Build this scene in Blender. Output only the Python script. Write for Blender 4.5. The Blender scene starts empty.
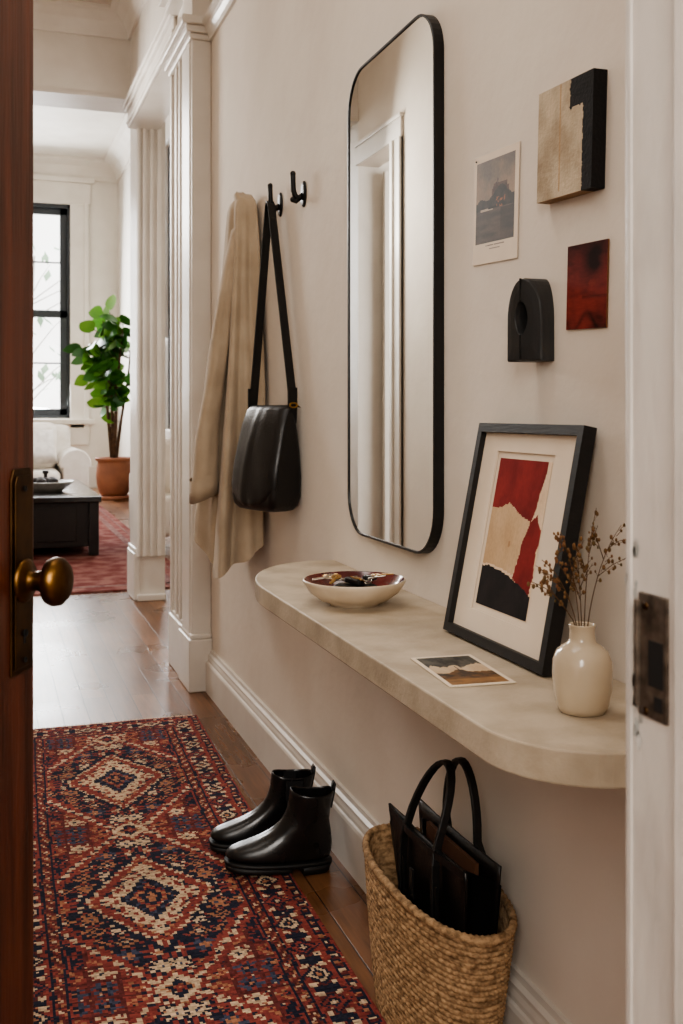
import bpy, bmesh, math, random
import numpy as np
from mathutils import Vector, Matrix, noise
PI = math.pi
random.seed(7)
scene = bpy.context.scene
COL = scene.collection
W = 0.93            # plane of the hall's right wall
SH = 0.785          # shelf top

# ------------------------------------------------------------------ helpers
def lin(c):
    c = c / 255.0
    return c / 12.92 if c <= 0.04045 else ((c + 0.055) / 1.055) ** 2.4
def rgb(r, g, b): return (lin(r), lin(g), lin(b), 1.0)

class MB:
    """collects shapes into one mesh"""
    def __init__(self): self.v = []; self.f = []; self.sm = []
    def add(self, vs, fs, smooth=False):
        b = len(self.v)
        self.v.extend([tuple(p) for p in vs])
        self.f.extend([tuple(b + i for i in f) for f in fs])
        self.sm.extend([smooth] * len(fs))
        return self
    def box(self, x0, x1, y0, y1, z0, z1, M=None):
        vs = [Vector((x, y, z)) for x in (x0, x1) for y in (y0, y1) for z in (z0, z1)]
        if M: vs = [M @ p for p in vs]
        return self.add(vs, [(0,1,3,2),(4,6,7,5),(0,4,5,1),(2,3,7,6),(0,2,6,4),(1,5,7,3)])
    def prism(self, poly, axis, a, b, M=None, smooth=False):
        """poly of (p,q) extruded along axis from a to b; the two others keep x<y<z order"""
        def mk(p, q, t):
            return {'x': Vector((t,p,q)), 'y': Vector((p,t,q)), 'z': Vector((p,q,t))}[axis]
        n = len(poly)
        vs = [mk(p,q,a) for p,q in poly] + [mk(p,q,b) for p,q in poly]
        if M: vs = [M @ p for p in vs]
        fs = [tuple(range(n)), tuple(range(2*n-1, n-1, -1))]
        self.add(vs, fs)
        b0 = len(self.v) - 2*n
        for i in range(n):
            j = (i+1) % n
            self.f.append((b0+i, b0+n+i, b0+n+j, b0+j)); self.sm.append(smooth)
        return self
    def lathe(self, prof, c=(0,0,0), n=32, M=None, smooth=True, sx=1, sy=1, close=False):
        vs = []
        for r, z in prof:
            for k in range(n):
                a = 2*PI*k/n
                vs.append(Vector((c[0]+r*sx*math.cos(a), c[1]+r*sy*math.sin(a), c[2]+z)))
        if M: vs = [M @ p for p in vs]
        m = len(prof); fs = []
        for i in range(m if close else m-1):
            i2 = (i+1) % m
            for k in range(n):
                k2 = (k+1) % n
                fs.append((i*n+k, i*n+k2, i2*n+k2, i2*n+k))
        return self.add(vs, fs, smooth)
    def loft(self, rings, cap0=True, cap1=True, smooth=True):
        n = len(rings[0]); vs = [p for r in rings for p in r]; fs = []
        for i in range(len(rings)-1):
            for k in range(n):
                k2 = (k+1) % n
                fs.append((i*n+k, i*n+k2, (i+1)*n+k2, (i+1)*n+k))
        if cap0: fs.append(tuple(range(n-1, -1, -1)))
        if cap1: fs.append(tuple(range((len(rings)-1)*n, len(rings)*n)))
        return self.add(vs, fs, smooth)
    def tube(self, pts, r, n=8, cap=True):
        pts = [Vector(p) for p in pts]; rings = []
        rs = r if hasattr(r, '__len__') else [r]*len(pts)
        up = None
        for i, p in enumerate(pts):
            t = (pts[min(i+1, len(pts)-1)] - pts[max(i-1, 0)]).normalized()
            if up is None:
                up = Vector((0,0,1)) if abs(t.z) < 0.9 else Vector((1,0,0))
            a = (up - t*up.dot(t)).normalized(); up = a
            b = t.cross(a)
            rings.append([p + rs[i]*(a*math.cos(2*PI*k/n) + b*math.sin(2*PI*k/n)) for k in range(n)])
        return self.loft(rings, cap, cap)
    def ribbon(self, pts, wdir, w, th):
        """flat strap along pts; wdir: vector or list, width direction"""
        pts = [Vector(p) for p in pts]; rings = []
        for i, p in enumerate(pts):
            t = (pts[min(i+1, len(pts)-1)] - pts[max(i-1, 0)]).normalized()
            wd = Vector(wdir[i] if isinstance(wdir, list) else wdir)
            wd = (wd - t*wd.dot(t)).normalized(); nn = t.cross(wd)
            ww = w[i] if isinstance(w, list) else w
            rings.append([p+wd*ww/2+nn*th/2, p-wd*ww/2+nn*th/2, p-wd*ww/2-nn*th/2, p+wd*ww/2-nn*th/2])
        return self.loft(rings, smooth=False)
    def ball(self, c, r, n=8, m=6, s=(1,1,1), M=None):
        prof = [(max(1e-4, math.sin(PI*i/m)), -math.cos(PI*i/m)) for i in range(m+1)]
        vs = []
        for a, z in prof:
            for k in range(n):
                p = Vector((a*math.cos(2*PI*k/n)*r*s[0], a*math.sin(2*PI*k/n)*r*s[1], z*r*s[2]))
                if M: p = M @ p
                vs.append(p + Vector(c))
        fs = [(i*n+k, i*n+(k+1)%n, (i+1)*n+(k+1)%n, (i+1)*n+k) for i in range(m) for k in range(n)]
        return self.add(vs, fs, True)
    def build(self, name, mat, parent=None, bevel=0, seg=2, subsurf=0, fix=True, smooth=None):
        me = bpy.data.meshes.new(name)
        me.from_pydata(self.v, [], self.f)
        me.polygons.foreach_set('use_smooth', [bool(s) if smooth is None else smooth for s in self.sm])
        me.update()
        if fix:
            bm = bmesh.new(); bm.from_mesh(me)
            bmesh.ops.recalc_face_normals(bm, faces=bm.faces)
            bm.to_mesh(me); bm.free()
        o = bpy.data.objects.new(name, me); COL.objects.link(o)
        if mat: me.materials.append(mat)
        if bevel:
            b = o.modifiers.new('bevel', 'BEVEL'); b.width = bevel; b.segments = seg; b.limit_method = 'ANGLE'; b.angle_limit = math.radians(40)
            b.harden_normals = False
        if subsurf:
            s = o.modifiers.new('sub', 'SUBSURF'); s.levels = subsurf; s.render_levels = subsurf
        if parent: o.parent = parent
        return o

def empty(name, loc=(0,0,0), rz=0):
    o = bpy.data.objects.new(name, None); COL.objects.link(o)
    o.location = loc; o.rotation_euler = (0,0,rz); o.empty_display_size = 0.05
    return o
def tag(o, label, cat, group=None):
    o['label'] = label; o['category'] = cat
    if group: o['group'] = group
    return o
def struct(o):
    o['kind'] = 'structure'; return o
def thing(name, label, cat, loc=(0,0,0), rz=0, group=None):
    return tag(empty(name, loc, rz), label, cat, group)

# ------------------------------------------------------------------ materials
def mat(name, col, rough=0.5, metal=0.0, col2=None, scale=8.0, stretch=(1,1,1), bump=0.0, bscale=None, spec=0.5,
        sheen=0.0, coat=0.0, detail=4.0, rough2=None, mix=(0.35,0.65), trans=0.0, bdist=0.01):
    m = bpy.data.materials.new(name); m.use_nodes = True
    nt = m.node_tree; N = nt.nodes; L = nt.links
    p = N['Principled BSDF']
    p.inputs['Base Color'].default_value = col
    p.inputs['Roughness'].default_value = rough
    p.inputs['Metallic'].default_value = metal
    p.inputs['Specular IOR Level'].default_value = spec
    p.inputs['Sheen Weight'].default_value = sheen
    p.inputs['Coat Weight'].default_value = coat
    p.inputs['Coat Roughness'].default_value = 0.12
    p.inputs['Transmission Weight'].default_value = trans
    tc = N.new('ShaderNodeTexCoord'); mp = N.new('ShaderNodeMapping')
    mp.inputs['Scale'].default_value = stretch
    L.new(tc.outputs['Object'], mp.inputs['Vector'])
    if col2 is not None or rough2 is not None:
        n = N.new('ShaderNodeTexNoise'); n.inputs['Scale'].default_value = scale; n.inputs['Detail'].default_value = detail
        L.new(mp.outputs['Vector'], n.inputs['Vector'])
        r = N.new('ShaderNodeMapRange'); r.inputs['From Min'].default_value = mix[0]; r.inputs['From Max'].default_value = mix[1]
        L.new(n.outputs['Fac'], r.inputs['Value'])
        if col2 is not None:
            x = N.new('ShaderNodeMix'); x.data_type = 'RGBA'
            x.inputs[6].default_value = col; x.inputs[7].default_value = col2
            L.new(r.outputs['Result'], x.inputs[0]); L.new(x.outputs[2], p.inputs['Base Color'])
        if rough2 is not None:
            q = N.new('ShaderNodeMapRange'); q.inputs['To Min'].default_value = rough; q.inputs['To Max'].default_value = rough2
            L.new(r.outputs['Result'], q.inputs['Value']); L.new(q.outputs['Result'], p.inputs['Roughness'])
    if bump:
        n2 = N.new('ShaderNodeTexNoise'); n2.inputs['Scale'].default_value = bscale or scale*3; n2.inputs['Detail'].default_value = 5
        L.new(mp.outputs['Vector'], n2.inputs['Vector'])
        b = N.new('ShaderNodeBump'); b.inputs['Strength'].default_value = bump; b.inputs['Distance'].default_value = bdist
        L.new(n2.outputs['Fac'], b.inputs['Height']); L.new(b.outputs['Normal'], p.inputs['Normal'])
    return m

def painted_mat(name, rough=0.7, bump=0.0, bscale=200, spec=0.3, coat=0.0):
    m = bpy.data.materials.new(name); m.use_nodes = True
    N = m.node_tree.nodes; L = m.node_tree.links; p = N['Principled BSDF']
    p.inputs['Roughness'].default_value = rough; p.inputs['Specular IOR Level'].default_value = spec
    p.inputs['Coat Weight'].default_value = coat
    a = N.new('ShaderNodeAttribute'); a.attribute_name = 'Col'
    L.new(a.outputs['Color'], p.inputs['Base Color'])
    if bump:
        tc = N.new('ShaderNodeTexCoord'); n2 = N.new('ShaderNodeTexNoise'); n2.inputs['Scale'].default_value = bscale
        L.new(tc.outputs['Object'], n2.inputs['Vector'])
        b = N.new('ShaderNodeBump'); b.inputs['Strength'].default_value = bump; b.inputs['Distance'].default_value = 0.004
        L.new(n2.outputs['Fac'], b.inputs['Height']); L.new(b.outputs['Normal'], p.inputs['Normal'])
    return m

def floor_mat():
    m = bpy.data.materials.new('oak_floor'); m.use_nodes = True
    N = m.node_tree.nodes; L = m.node_tree.links; p = N['Principled BSDF']
    tc = N.new('ShaderNodeTexCoord'); mp = N.new('ShaderNodeMapping'); mp.inputs['Rotation'].default_value = (0,0,PI/2)
    L.new(tc.outputs['Object'], mp.inputs['Vector'])
    br = N.new('ShaderNodeTexBrick'); br.offset = 0.37; br.offset_frequency = 2
    br.inputs['Color1'].default_value = rgb(138,97,66); br.inputs['Color2'].default_value = rgb(108,73,49)
    br.inputs['Mortar'].default_value = rgb(38,22,14)
    br.inputs['Scale'].default_value = 1.0; br.inputs['Mortar Size'].default_value = 0.0018; br.inputs['Mortar Smooth'].default_value = 0.3
    br.inputs['Brick Width'].default_value = 1.9; br.inputs['Row Height'].default_value = 0.098; br.inputs['Bias'].default_value = 0.0
    L.new(mp.outputs['Vector'], br.inputs['Vector'])
    mg = N.new('ShaderNodeMapping'); mg.inputs['Scale'].default_value = (22,1.6,1)
    L.new(tc.outputs['Object'], mg.inputs['Vector'])
    n = N.new('ShaderNodeTexNoise'); n.inputs['Scale'].default_value = 2.2; n.inputs['Detail'].default_value = 7; n.inputs['Roughness'].default_value = 0.65
    L.new(mg.outputs['Vector'], n.inputs['Vector'])
    rr = N.new('ShaderNodeMapRange'); rr.inputs['From Min'].default_value = 0.3; rr.inputs['From Max'].default_value = 0.7
    rr.inputs['To Min'].default_value = 0.62; rr.inputs['To Max'].default_value = 1.2
    L.new(n.outputs['Fac'], rr.inputs['Value'])
    n2 = N.new('ShaderNodeTexNoise'); n2.inputs['Scale'].default_value = 2.0; n2.inputs['Detail'].default_value = 4
    L.new(tc.outputs['Object'], n2.inputs['Vector'])
    r2 = N.new('ShaderNodeMapRange'); r2.inputs['From Min'].default_value = 0.3; r2.inputs['From Max'].default_value = 0.7
    r2.inputs['To Min'].default_value = 0.75; r2.inputs['To Max'].default_value = 1.15
    L.new(n2.outputs['Fac'], r2.inputs['Value'])
    mu = N.new('ShaderNodeMath'); mu.operation = 'MULTIPLY'; L.new(rr.outputs['Result'], mu.inputs[0]); L.new(r2.outputs['Result'], mu.inputs[1])
    mx = N.new('ShaderNodeVectorMath'); mx.operation = 'SCALE'
    L.new(br.outputs['Color'], mx.inputs[0]); L.new(mu.outputs[0], mx.inputs['Scale'])
    L.new(mx.outputs['Vector'], p.inputs['Base Color'])
    ro = N.new('ShaderNodeMapRange'); ro.inputs['From Min'].default_value = 0.3; ro.inputs['From Max'].default_value = 0.7
    ro.inputs['To Min'].default_value = 0.25; ro.inputs['To Max'].default_value = 0.33; p.inputs['Specular IOR Level'].default_value = 0.32
    L.new(n2.outputs['Fac'], ro.inputs['Value']); L.new(ro.outputs['Result'], p.inputs['Roughness'])
    ad = N.new('ShaderNodeMath'); ad.operation = 'MULTIPLY_ADD'; ad.inputs[1].default_value = -1.0
    L.new(br.outputs['Fac'], ad.inputs[0]); 
    sc = N.new('ShaderNodeMath'); sc.operation = 'MULTIPLY'; sc.inputs[1].default_value = 0.25; L.new(n.outputs['Fac'], sc.inputs[0])
    L.new(sc.outputs[0], ad.inputs[2])
    b = N.new('ShaderNodeBump'); b.inputs['Strength'].default_value = 0.35; b.inputs['Distance'].default_value = 0.003
    L.new(ad.outputs[0], b.inputs['Height']); L.new(b.outputs['Normal'], p.inputs['Normal'])
    return m

M = {}
M['wall'] = mat('wall_plaster', rgb(215,205,193), 0.85, col2=rgb(223,214,203), scale=2.2, bump=0.12, bscale=14, spec=0.2, bdist=0.02)
M['ceil'] = mat('ceiling_paint', rgb(208,198,187), 0.8, spec=0.2, col2=rgb(200,189,177), scale=1.5)
M['trim'] = mat('gloss_trim_paint', rgb(217,211,203), 0.34, col2=rgb(209,202,193), scale=5, bump=0.08, bscale=30, spec=0.5)
M['jamb'] = mat('old_jamb_paint', rgb(204,198,191), 0.38, col2=rgb(182,176,169), scale=18, stretch=(1,1,0.35), bump=0.5, bscale=45, spec=0.5, bdist=0.004, mix=(0.45,0.75))
M['chip'] = mat('chipped_paint', rgb(150,152,148), 0.8, col2=rgb(196,192,186), scale=60, bump=0.4, bscale=90)
M['white'] = mat('white_room_paint', rgb(222,216,207), 0.6, col2=rgb(214,207,197), scale=3)
M['floor'] = floor_mat()
M['door'] = mat('dark_mahogany', rgb(98,50,33), 0.36, col2=rgb(58,28,20), scale=5, stretch=(9,9,0.6), bump=0.12, bscale=20, detail=6, spec=0.5)
M['brass'] = mat('aged_brass', rgb(126,92,50), 0.3, metal=1.0, col2=rgb(74,52,30), scale=14, rough2=0.5, bump=0.05)
M['darkbrass'] = mat('tarnished_brass', rgb(92,68,42), 0.4, metal=1.0, col2=rgb(58,42,28), scale=20)
M['steel'] = mat('worn_strike_steel', rgb(120,108,96), 0.45, metal=0.7, col2=rgb(66,56,48), scale=60, rough2=0.7)
M['void'] = mat('dark_hole', rgb(14,11,9), 0.9)
M['blackmetal'] = mat('black_metal', rgb(26,25,25), 0.42, metal=0.3, spec=0.5)
M['iron'] = mat('cast_iron_black', rgb(24,23,23), 0.38, metal=0.4, bump=0.2, bscale=200)
M['mirror'] = mat('mirror_silver', rgb(232,231,226), 0.01, metal=1.0)
M['stone'] = mat('honed_limestone', rgb(186,172,152), 0.55, col2=rgb(160,145,124), scale=11, bump=0.12, bscale=120, spec=0.4, detail=8, mix=(0.36,0.68))
M['bowl'] = mat('cream_stoneware', rgb(208,192,170), 0.4, col2=rgb(192,174,150), scale=14)
M['oxblood'] = mat('oxblood_glaze', rgb(104,26,24), 0.16, col2=rgb(70,16,17), scale=9, coat=0.5)
M['key'] = mat('nickel_key', rgb(188,180,166), 0.3, metal=1.0)
M['keybrass'] = mat('brass_key', rgb(176,138,78), 0.32, metal=1.0)
M['leather'] = mat('black_leather', rgb(15,14,14), 0.32, col2=rgb(20,18,18), scale=10, bump=0.22, bscale=160, spec=0.5, rough2=0.45, bdist=0.003)
M['bootleather'] = mat('polished_black_leather', rgb(17,16,16), 0.22, bump=0.1, bscale=70, spec=0.55, col2=rgb(22,20,20), scale=8, bdist=0.004, rough2=0.34)
M['elastic'] = mat('black_elastic', rgb(15,15,16), 0.85, bump=0.4, bscale=300)
M['rubber'] = mat('black_rubber', rgb(16,15,15), 0.6)
M['strap'] = mat('black_strap_leather', rgb(13,12,12), 0.5, bump=0.1, bscale=120)
M['cotton'] = mat('beige_cotton_twill', rgb(182,165,143), 0.92, col2=rgb(168,151,129), scale=9, bump=0.3, bscale=240, sheen=0.15, spec=0.15, bdist=0.003)
M['coatin'] = mat('coat_lining', rgb(118,92,68), 0.9)
M['wicker'] = mat('woven_seagrass', rgb(182,150,114), 0.85, col2=rgb(118,92,66), scale=60, bump=0.5, bscale=160, spec=0.2, stretch=(1,1,1.7), bdist=0.006, mix=(0.38,0.66))
M['vase'] = mat('glazed_cream_ceramic', rgb(198,183,160), 0.16, col2=rgb(184,167,143), scale=7, bump=0.05, bscale=25, coat=0.4)
M['twig'] = mat('dried_twig', rgb(92,64,36), 0.9)
M['bud'] = mat('dried_bud', rgb(112,70,44), 0.85, col2=rgb(128,96,58), scale=60)
M['bud2'] = mat('olive_dried_bud', rgb(96,78,44), 0.85, col2=rgb(120,84,52), scale=60)
M['frame'] = mat('black_stained_wood', rgb(16,15,15), 0.55, col2=rgb(22,20,20), scale=12, stretch=(1,1,6), bump=0.1)
M['mat'] = mat('cream_mount_board', rgb(226,212,194), 0.9, col2=rgb(220,204,184), scale=6)
M['print'] = painted_mat('print_ink', 0.8, spec=0.15)
M['photo'] = painted_mat('postcard_print', 0.55)
M['canvas'] = painted_mat('canvas_paint', 0.8, bump=0.35, bscale=160)
M['lacquer'] = painted_mat('red_board_paint', 0.38, bump=0.15, bscale=60, spec=0.5)
M['rug'] = painted_mat('rug_wool', 0.96, bump=0.6, bscale=420, spec=0.1)
M['fringe'] = mat('cotton_fringe', rgb(196,176,150), 0.95)
M['carved'] = mat('charred_wood', rgb(28,28,28), 0.4, col2=rgb(46,46,46), scale=10, stretch=(1,1,0.2), bump=0.35, bscale=60, bdist=0.005)
M['terracotta'] = mat('terracotta', rgb(150,98,70), 0.7, col2=rgb(130,82,58), scale=5)
M['soil'] = mat('soil', rgb(48,36,26), 0.95)
M['bark'] = mat('bark', rgb(96,72,50), 0.9, col2=rgb(70,50,34), scale=18)
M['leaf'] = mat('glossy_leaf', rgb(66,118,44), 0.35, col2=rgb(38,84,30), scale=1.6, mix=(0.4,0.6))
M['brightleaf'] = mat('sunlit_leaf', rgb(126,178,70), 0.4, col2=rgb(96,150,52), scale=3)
M['linen'] = mat('cream_linen', rgb(224,216,204), 0.9, col2=rgb(214,204,190), scale=10, bump=0.2, bscale=160, sheen=0.2)
M['pillow'] = mat('pale_grey_linen', rgb(206,198,188), 0.9, col2=rgb(186,177,167), scale=14, bump=0.2, bscale=140)
M['ebony'] = mat('ebonised_wood', rgb(30,24,22), 0.42, col2=rgb(22,17,15), scale=8, stretch=(6,1,1))
M['ebonytop'] = mat('ebonised_top', rgb(30,27,27), 0.16, coat=0.4)
M['paper'] = mat('paper_block', rgb(214,206,192), 0.9)
M['darkcover'] = mat('dark_book_cover', rgb(38,36,36), 0.6)
M['greyceramic'] = mat('grey_ceramic', rgb(168,164,156), 0.4, col2=rgb(190,186,178), scale=20)
M['darkfruit'] = mat('dark_pine_cone', rgb(40,34,32), 0.6)
M['sash'] = mat('charcoal_sash', rgb(52,56,60), 0.45)
M['glass'] = mat('window_glass', rgb(245,248,248), 0.0, trans=1.0, spec=0.5)
M['glass'].node_tree.nodes['Principled BSDF'].inputs['IOR'].default_value = 1.02
M['facade'] = mat('pale_street_facade', rgb(236,228,220), 0.9, col2=rgb(222,212,204), scale=0.8)
M['facadewin'] = mat('street_window', rgb(172,176,180), 0.3)
M['outleaf'] = mat('street_tree_leaf', rgb(150,168,140), 0.8, col2=rgb(120,140,112), scale=2)
M['outbark'] = mat('street_tree_bark', rgb(150,140,130), 0.9)

# painted boards -----------------------------------------------------------------------------------------
def painted_board(name, w, h, th, nu, nv, fn, m, side, parent=None, Mx=None, wob=None):
    """thin board in its own x(width) z(height) plane, front at y=-th, colours per cell from fn(u,v) (v=0 at top)"""
    vs = []; fs = []; cs = []
    for j in range(nv+1):
        for i in range(nu+1):
            dy = wob(i/nu, j/nv) if wob else 0
            vs.append((-w/2 + w*i/nu, -th + dy, h/2 - h*j/nv))
    for j in range(nv):
        for i in range(nu):
            a = j*(nu+1)+i
            fs.append((a, a+nu+1, a+nu+2, a+1)); cs.append(fn((i+.5)/nu, (j+.5)/nv))
    def sidecol(u, v): return side(u, v) if callable(side) else side
    b = len(vs)
    for j in range(nv+1):
        for i in (0, nu): 
            dy = wob(i/nu, j/nv) if wob else 0
            vs.append((-w/2 + w*i/nu, dy, h/2 - h*j/nv))
    for j in range(nv):
        fs.append((j*(nu+1), b+2*j, b+2*j+2, (j+1)*(nu+1))); cs.append(sidecol(0, (j+.5)/nv))
        fs.append((j*(nu+1)+nu, (j+1)*(nu+1)+nu, b+2*j+3, b+2*j+1)); cs.append(sidecol(1, (j+.5)/nv))
    b2 = len(vs)
    for j in (0, nv):
        for i in range(nu+1):
            dy = wob(i/nu, j/nv) if wob else 0
            vs.append((-w/2 + w*i/nu, dy, h/2 - h*j/nv))
    for i in range(nu):
        fs.append((i, i+1, b2+i+1, b2+i)); cs.append(sidecol((i+.5)/nu, 0))
        a = nv*(nu+1)+i
        fs.append((a, b2+nu+1+i, b2+nu+2+i, a+1)); cs.append(sidecol((i+.5)/nu, 1))
    fs.append((b2, b2+nu, b2+nu+1+nu, b2+nu+1)); cs.append((.5,.45,.4,1))
    me = bpy.data.meshes.new(name); me.from_pydata(vs, [], fs)
    at = me.color_attributes.new('Col', 'FLOAT_COLOR', 'CORNER')
    arr = np.repeat(np.array(cs, dtype=np.float32), [len(f) for f in fs], axis=0)
    at.data.foreach_set('color', arr.ravel())
    me.materials.append(m); me.update()
    o = bpy.data.objects.new(name, me); COL.objects.link(o)
    if Mx is not None: o.matrix_world = Mx
    if parent: o.parent = parent
    return o
def nz(x, y, s=1.0, o=0.0): return noise.noise(Vector((x*s+o, y*s-o*.7, o*1.3)))
def fz(x, y, s=1.0, o=0.0): return noise.fractal(Vector((x*s+o, y*s-o*.7, o*1.3)), 0.9, 2.1, 4)
def mixc(a, b, t):
    t = max(0, min(1, t)); return tuple(a[i]*(1-t)+b[i]*t for i in range(3)) + (1.0,)
def mulc(a, k): return (a[0]*k, a[1]*k, a[2]*k, 1.0)
def inpoly(x, y, P):
    r = False; n = len(P)
    for i in range(n):
        x1, y1 = P[i]; x2, y2 = P[(i+1) % n]
        if (y1 > y) != (y2 > y) and x < (x2-x1)*(y-y1)/(y2-y1)+x1: r = not r
    return r
# a board facing -X on the right wall: local x -> -Y (left of picture is far), local y -> +X, tilt in its plane
def on_wall(x, y, z, tilt=0.0, lean=0.0):
    R = Matrix(((0,1,0),(-1,0,0),(0,0,1))).to_4x4()
    return Matrix.Translation((x,y,z)) @ R @ Matrix.Rotation(lean, 4, 'X') @ Matrix.Rotation(tilt, 4, 'Y')
#SECTION setting
# ------------------------------------------------------------------ the setting
def S(name, mb, m, bevel=0, parent=None, seg=2):
    o = mb.build(name, m, parent, bevel=bevel, seg=seg)
    if parent is None: struct(o)
    return o
S('floor', MB().box(-4.2, 2.2, -2.2, 17.2, -0.06, 0.0), M['floor'])
HC = 3.72; LC = 5.15
S('ceiling', MB().box(-4.2, 1.2, -2.2, 6.95, HC, HC+0.1), M['ceil'])
S('ceiling_living', MB().box(-4.2, 2.2, 4.75, 17.2, LC, LC+0.1), M['white'])
# right wall of the hall, then the deeper wall section, then header over the side opening
S('wall_right', MB().box(W, W+0.14, 0.6, 4.70, 0, HC), M['wall'])
S('wall_right_far', MB().box(0.88, 1.06, 4.70, 5.02, 0, LC).box(0.88, 1.06, 5.02, 6.75, 3.0, LC), M['trim'])
S('wall_left', MB().box(-0.75, -0.60, 0.6, 6.08, 0, HC).box(-0.75, -0.60, 6.08, 6.75, 2.88, HC), M['wall'])
S('wall_cross', MB().box(-4.2, -0.60, 6.75, 6.95, 0, LC).box(-0.60, 1.10, 6.75, 7.05, 3.2, LC).box(0.935, 1.10, 6.75, 7.05, 0, 3.2), M['trim'])
S('wall_front', MB().box(0.53, 1.07, 0.60, 0.745, 0, HC).box(-0.75, -0.39, 0.60, 0.745, 0, HC).box(-0.39, 0.53, 0.60, 0.745, 2.16, HC), M['wall'])
S('wall_vestibule', MB().box(-1.6, 1.8, -2.2, -2.1, 0, HC).box(-1.7, -1.6, -2.2, 0.6, 0, HC).box(1.8, 1.9, -2.2, 0.6, 0, HC).box(-1.7, -0.75, .6, .7, 0, HC).box(1.07, 1.9, .6, .7, 0, HC), M['wall'])
# left room beyond the left opening
S('wall_left_room', MB().box(-4.2, -4.1, 2.4, 6.75, 0, HC).box(-4.2, -0.75, 2.3, 2.4, 0, HC), M['white'])
# living room shell
FY = 17.0; RX = 2.02
wx0, wx1, wz0, wz1 = -0.25, 1.29, 1.10, 4.46
S('wall_living_far', MB().box(-4.2, wx0, FY, FY+.25, 0, LC).box(wx1, RX+.25, FY, FY+.25, 0, LC).box(wx0, wx1, FY, FY+.25, 0, wz0).box(wx0, wx1, FY, FY+.25, wz1, LC), M['white'])
vy0, vy1, vz0, vz1 = 10.7, 12.3, 1.0, 4.3
S('wall_living_right', MB().box(RX, RX+.2, 4.75, vy0, 0, LC).box(RX, RX+.2, vy1, FY, 0, LC).box(RX, RX+.2, vy0, vy1, 0, vz0).box(RX, RX+.2, vy0, vy1, vz1, LC).box(1.06, RX, 4.70, 4.85, 0, LC), M['white'])
S('wall_living_left', MB().box(-4.2, -4.1, 6.95, FY, 0, LC), M['white'])

# mouldings
def base_profile(x, h=0.178, t=0.03):
    # profile in (x,z), wall at x, sticking out to -x
    return [(x,0),(x-t,0),(x-t,h-.055),(x-t*.9,h-.048),(x-t*.72,h-.046),(x-t*.72,h-.036),(x-t*.62,h-.026),(x-t*.62,h-.018),(x-t*.35,h-.012),(x-t*.3,h),(x,h)]
S('baseboard_right', MB().prism(base_profile(W), 'y', 0.75, 4.475), M['trim'])
S('baseboard_left', MB().prism([(-1.2-p, q) for p, q in base_profile(-0.6)], 'y', 0.75, 6.08), M['trim'])
# picture rail on the right wall
def rail_profile(x, z, s=1.0):
    return [(x,z),(x-.012*s,z),(x-.016*s,z+.02*s),(x-.03*s,z+.035*s),(x-.034*s,z+.05*s),(x-.05*s,z+.06*s),(x-.05*s,z+.075*s),(x,z+.075*s)]
S('trim_picture_rail', MB().prism(rail_profile(W, 2.80), 'y', 0.75, 4.475), M['trim'])
# pilaster at the end of the right wall with plinth, cap and upper cornice
S('trim_pilaster', MB().box(.845, W, 4.475, 4.70, 0, HC).box(.838, .93, 4.50, 4.68, .2, 2.8), M['trim'], 0.006)
S('trim_pilaster_plinth', MB().box(.828, W, 4.45, 4.72, 0, .225).box(.836, W, 4.46, 4.71, .225, .245), M['trim'], 0.006)
capm = MB()
for z0, z1, e in ((2.80,2.825,.012),(2.825,2.855,.03),(2.855,2.89,.05),(3.10,3.13,.03),(3.13,3.18,.06),(3.18,3.24,.095)):
    capm.box(.845-e, W, 4.475-e, 5.02, z0, z1)
S('trim_pilaster_cap', capm, M['trim'], 0.005)
# far wall section: casing around the side opening
cs = MB()
for x0, x1, y0, y1 in ((.855,.88,4.71,5.02),(.842,.88,4.76,4.79),(.846,.88,4.87,4.90),(.842,.88,4.985,5.02)):
    cs.box(x0, x1, y0, y1, 0.25, 3.0)
S('trim_side_casing', cs, M['trim'], 0.004)
S('trim_side_plinth', MB().box(.836, .88, 4.72, 5.03, 0, .24).box(.845,.88,4.72,5.03,.24,.26), M['trim'], 0.006)
hd = MB()
for z0, z1, e in ((3.0,3.10,.018),(3.02,3.04,.028),(3.10,3.125,.035),(3.125,3.15,.05)):
    hd.box(.88-e, .88, 5.06-e, 6.75, z0, z1)
S('trim_side_header', hd, M['trim'], 0.004)
# corner column of the living room opening
cc = MB().box(.918, 1.10, 6.725, 6.75, .28, 3.2)
for a, b in ((.921,.938),(.953,.975),(1.0,1.02),(1.045,1.075)):
    cc.box(a, b, 6.708, 6.73, .28, 3.2)
cc.box(.918, .935, 6.75, 7.05, 0, 3.2)
S('trim_column_casing', cc, M['trim'], 0.004)
S('trim_column_plinth', MB().box(.900, .94, 6.74, 7.07, 0, .30).box(.908, .94, 6.745, 7.065, .30, .33).box(.92,1.10,6.70,6.75,0,.04), M['trim'], 0.006)
S('trim_opening_header', MB().box(-.6, .935, 6.735, 7.055, 3.18, 3.20), M['trim'])
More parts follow.
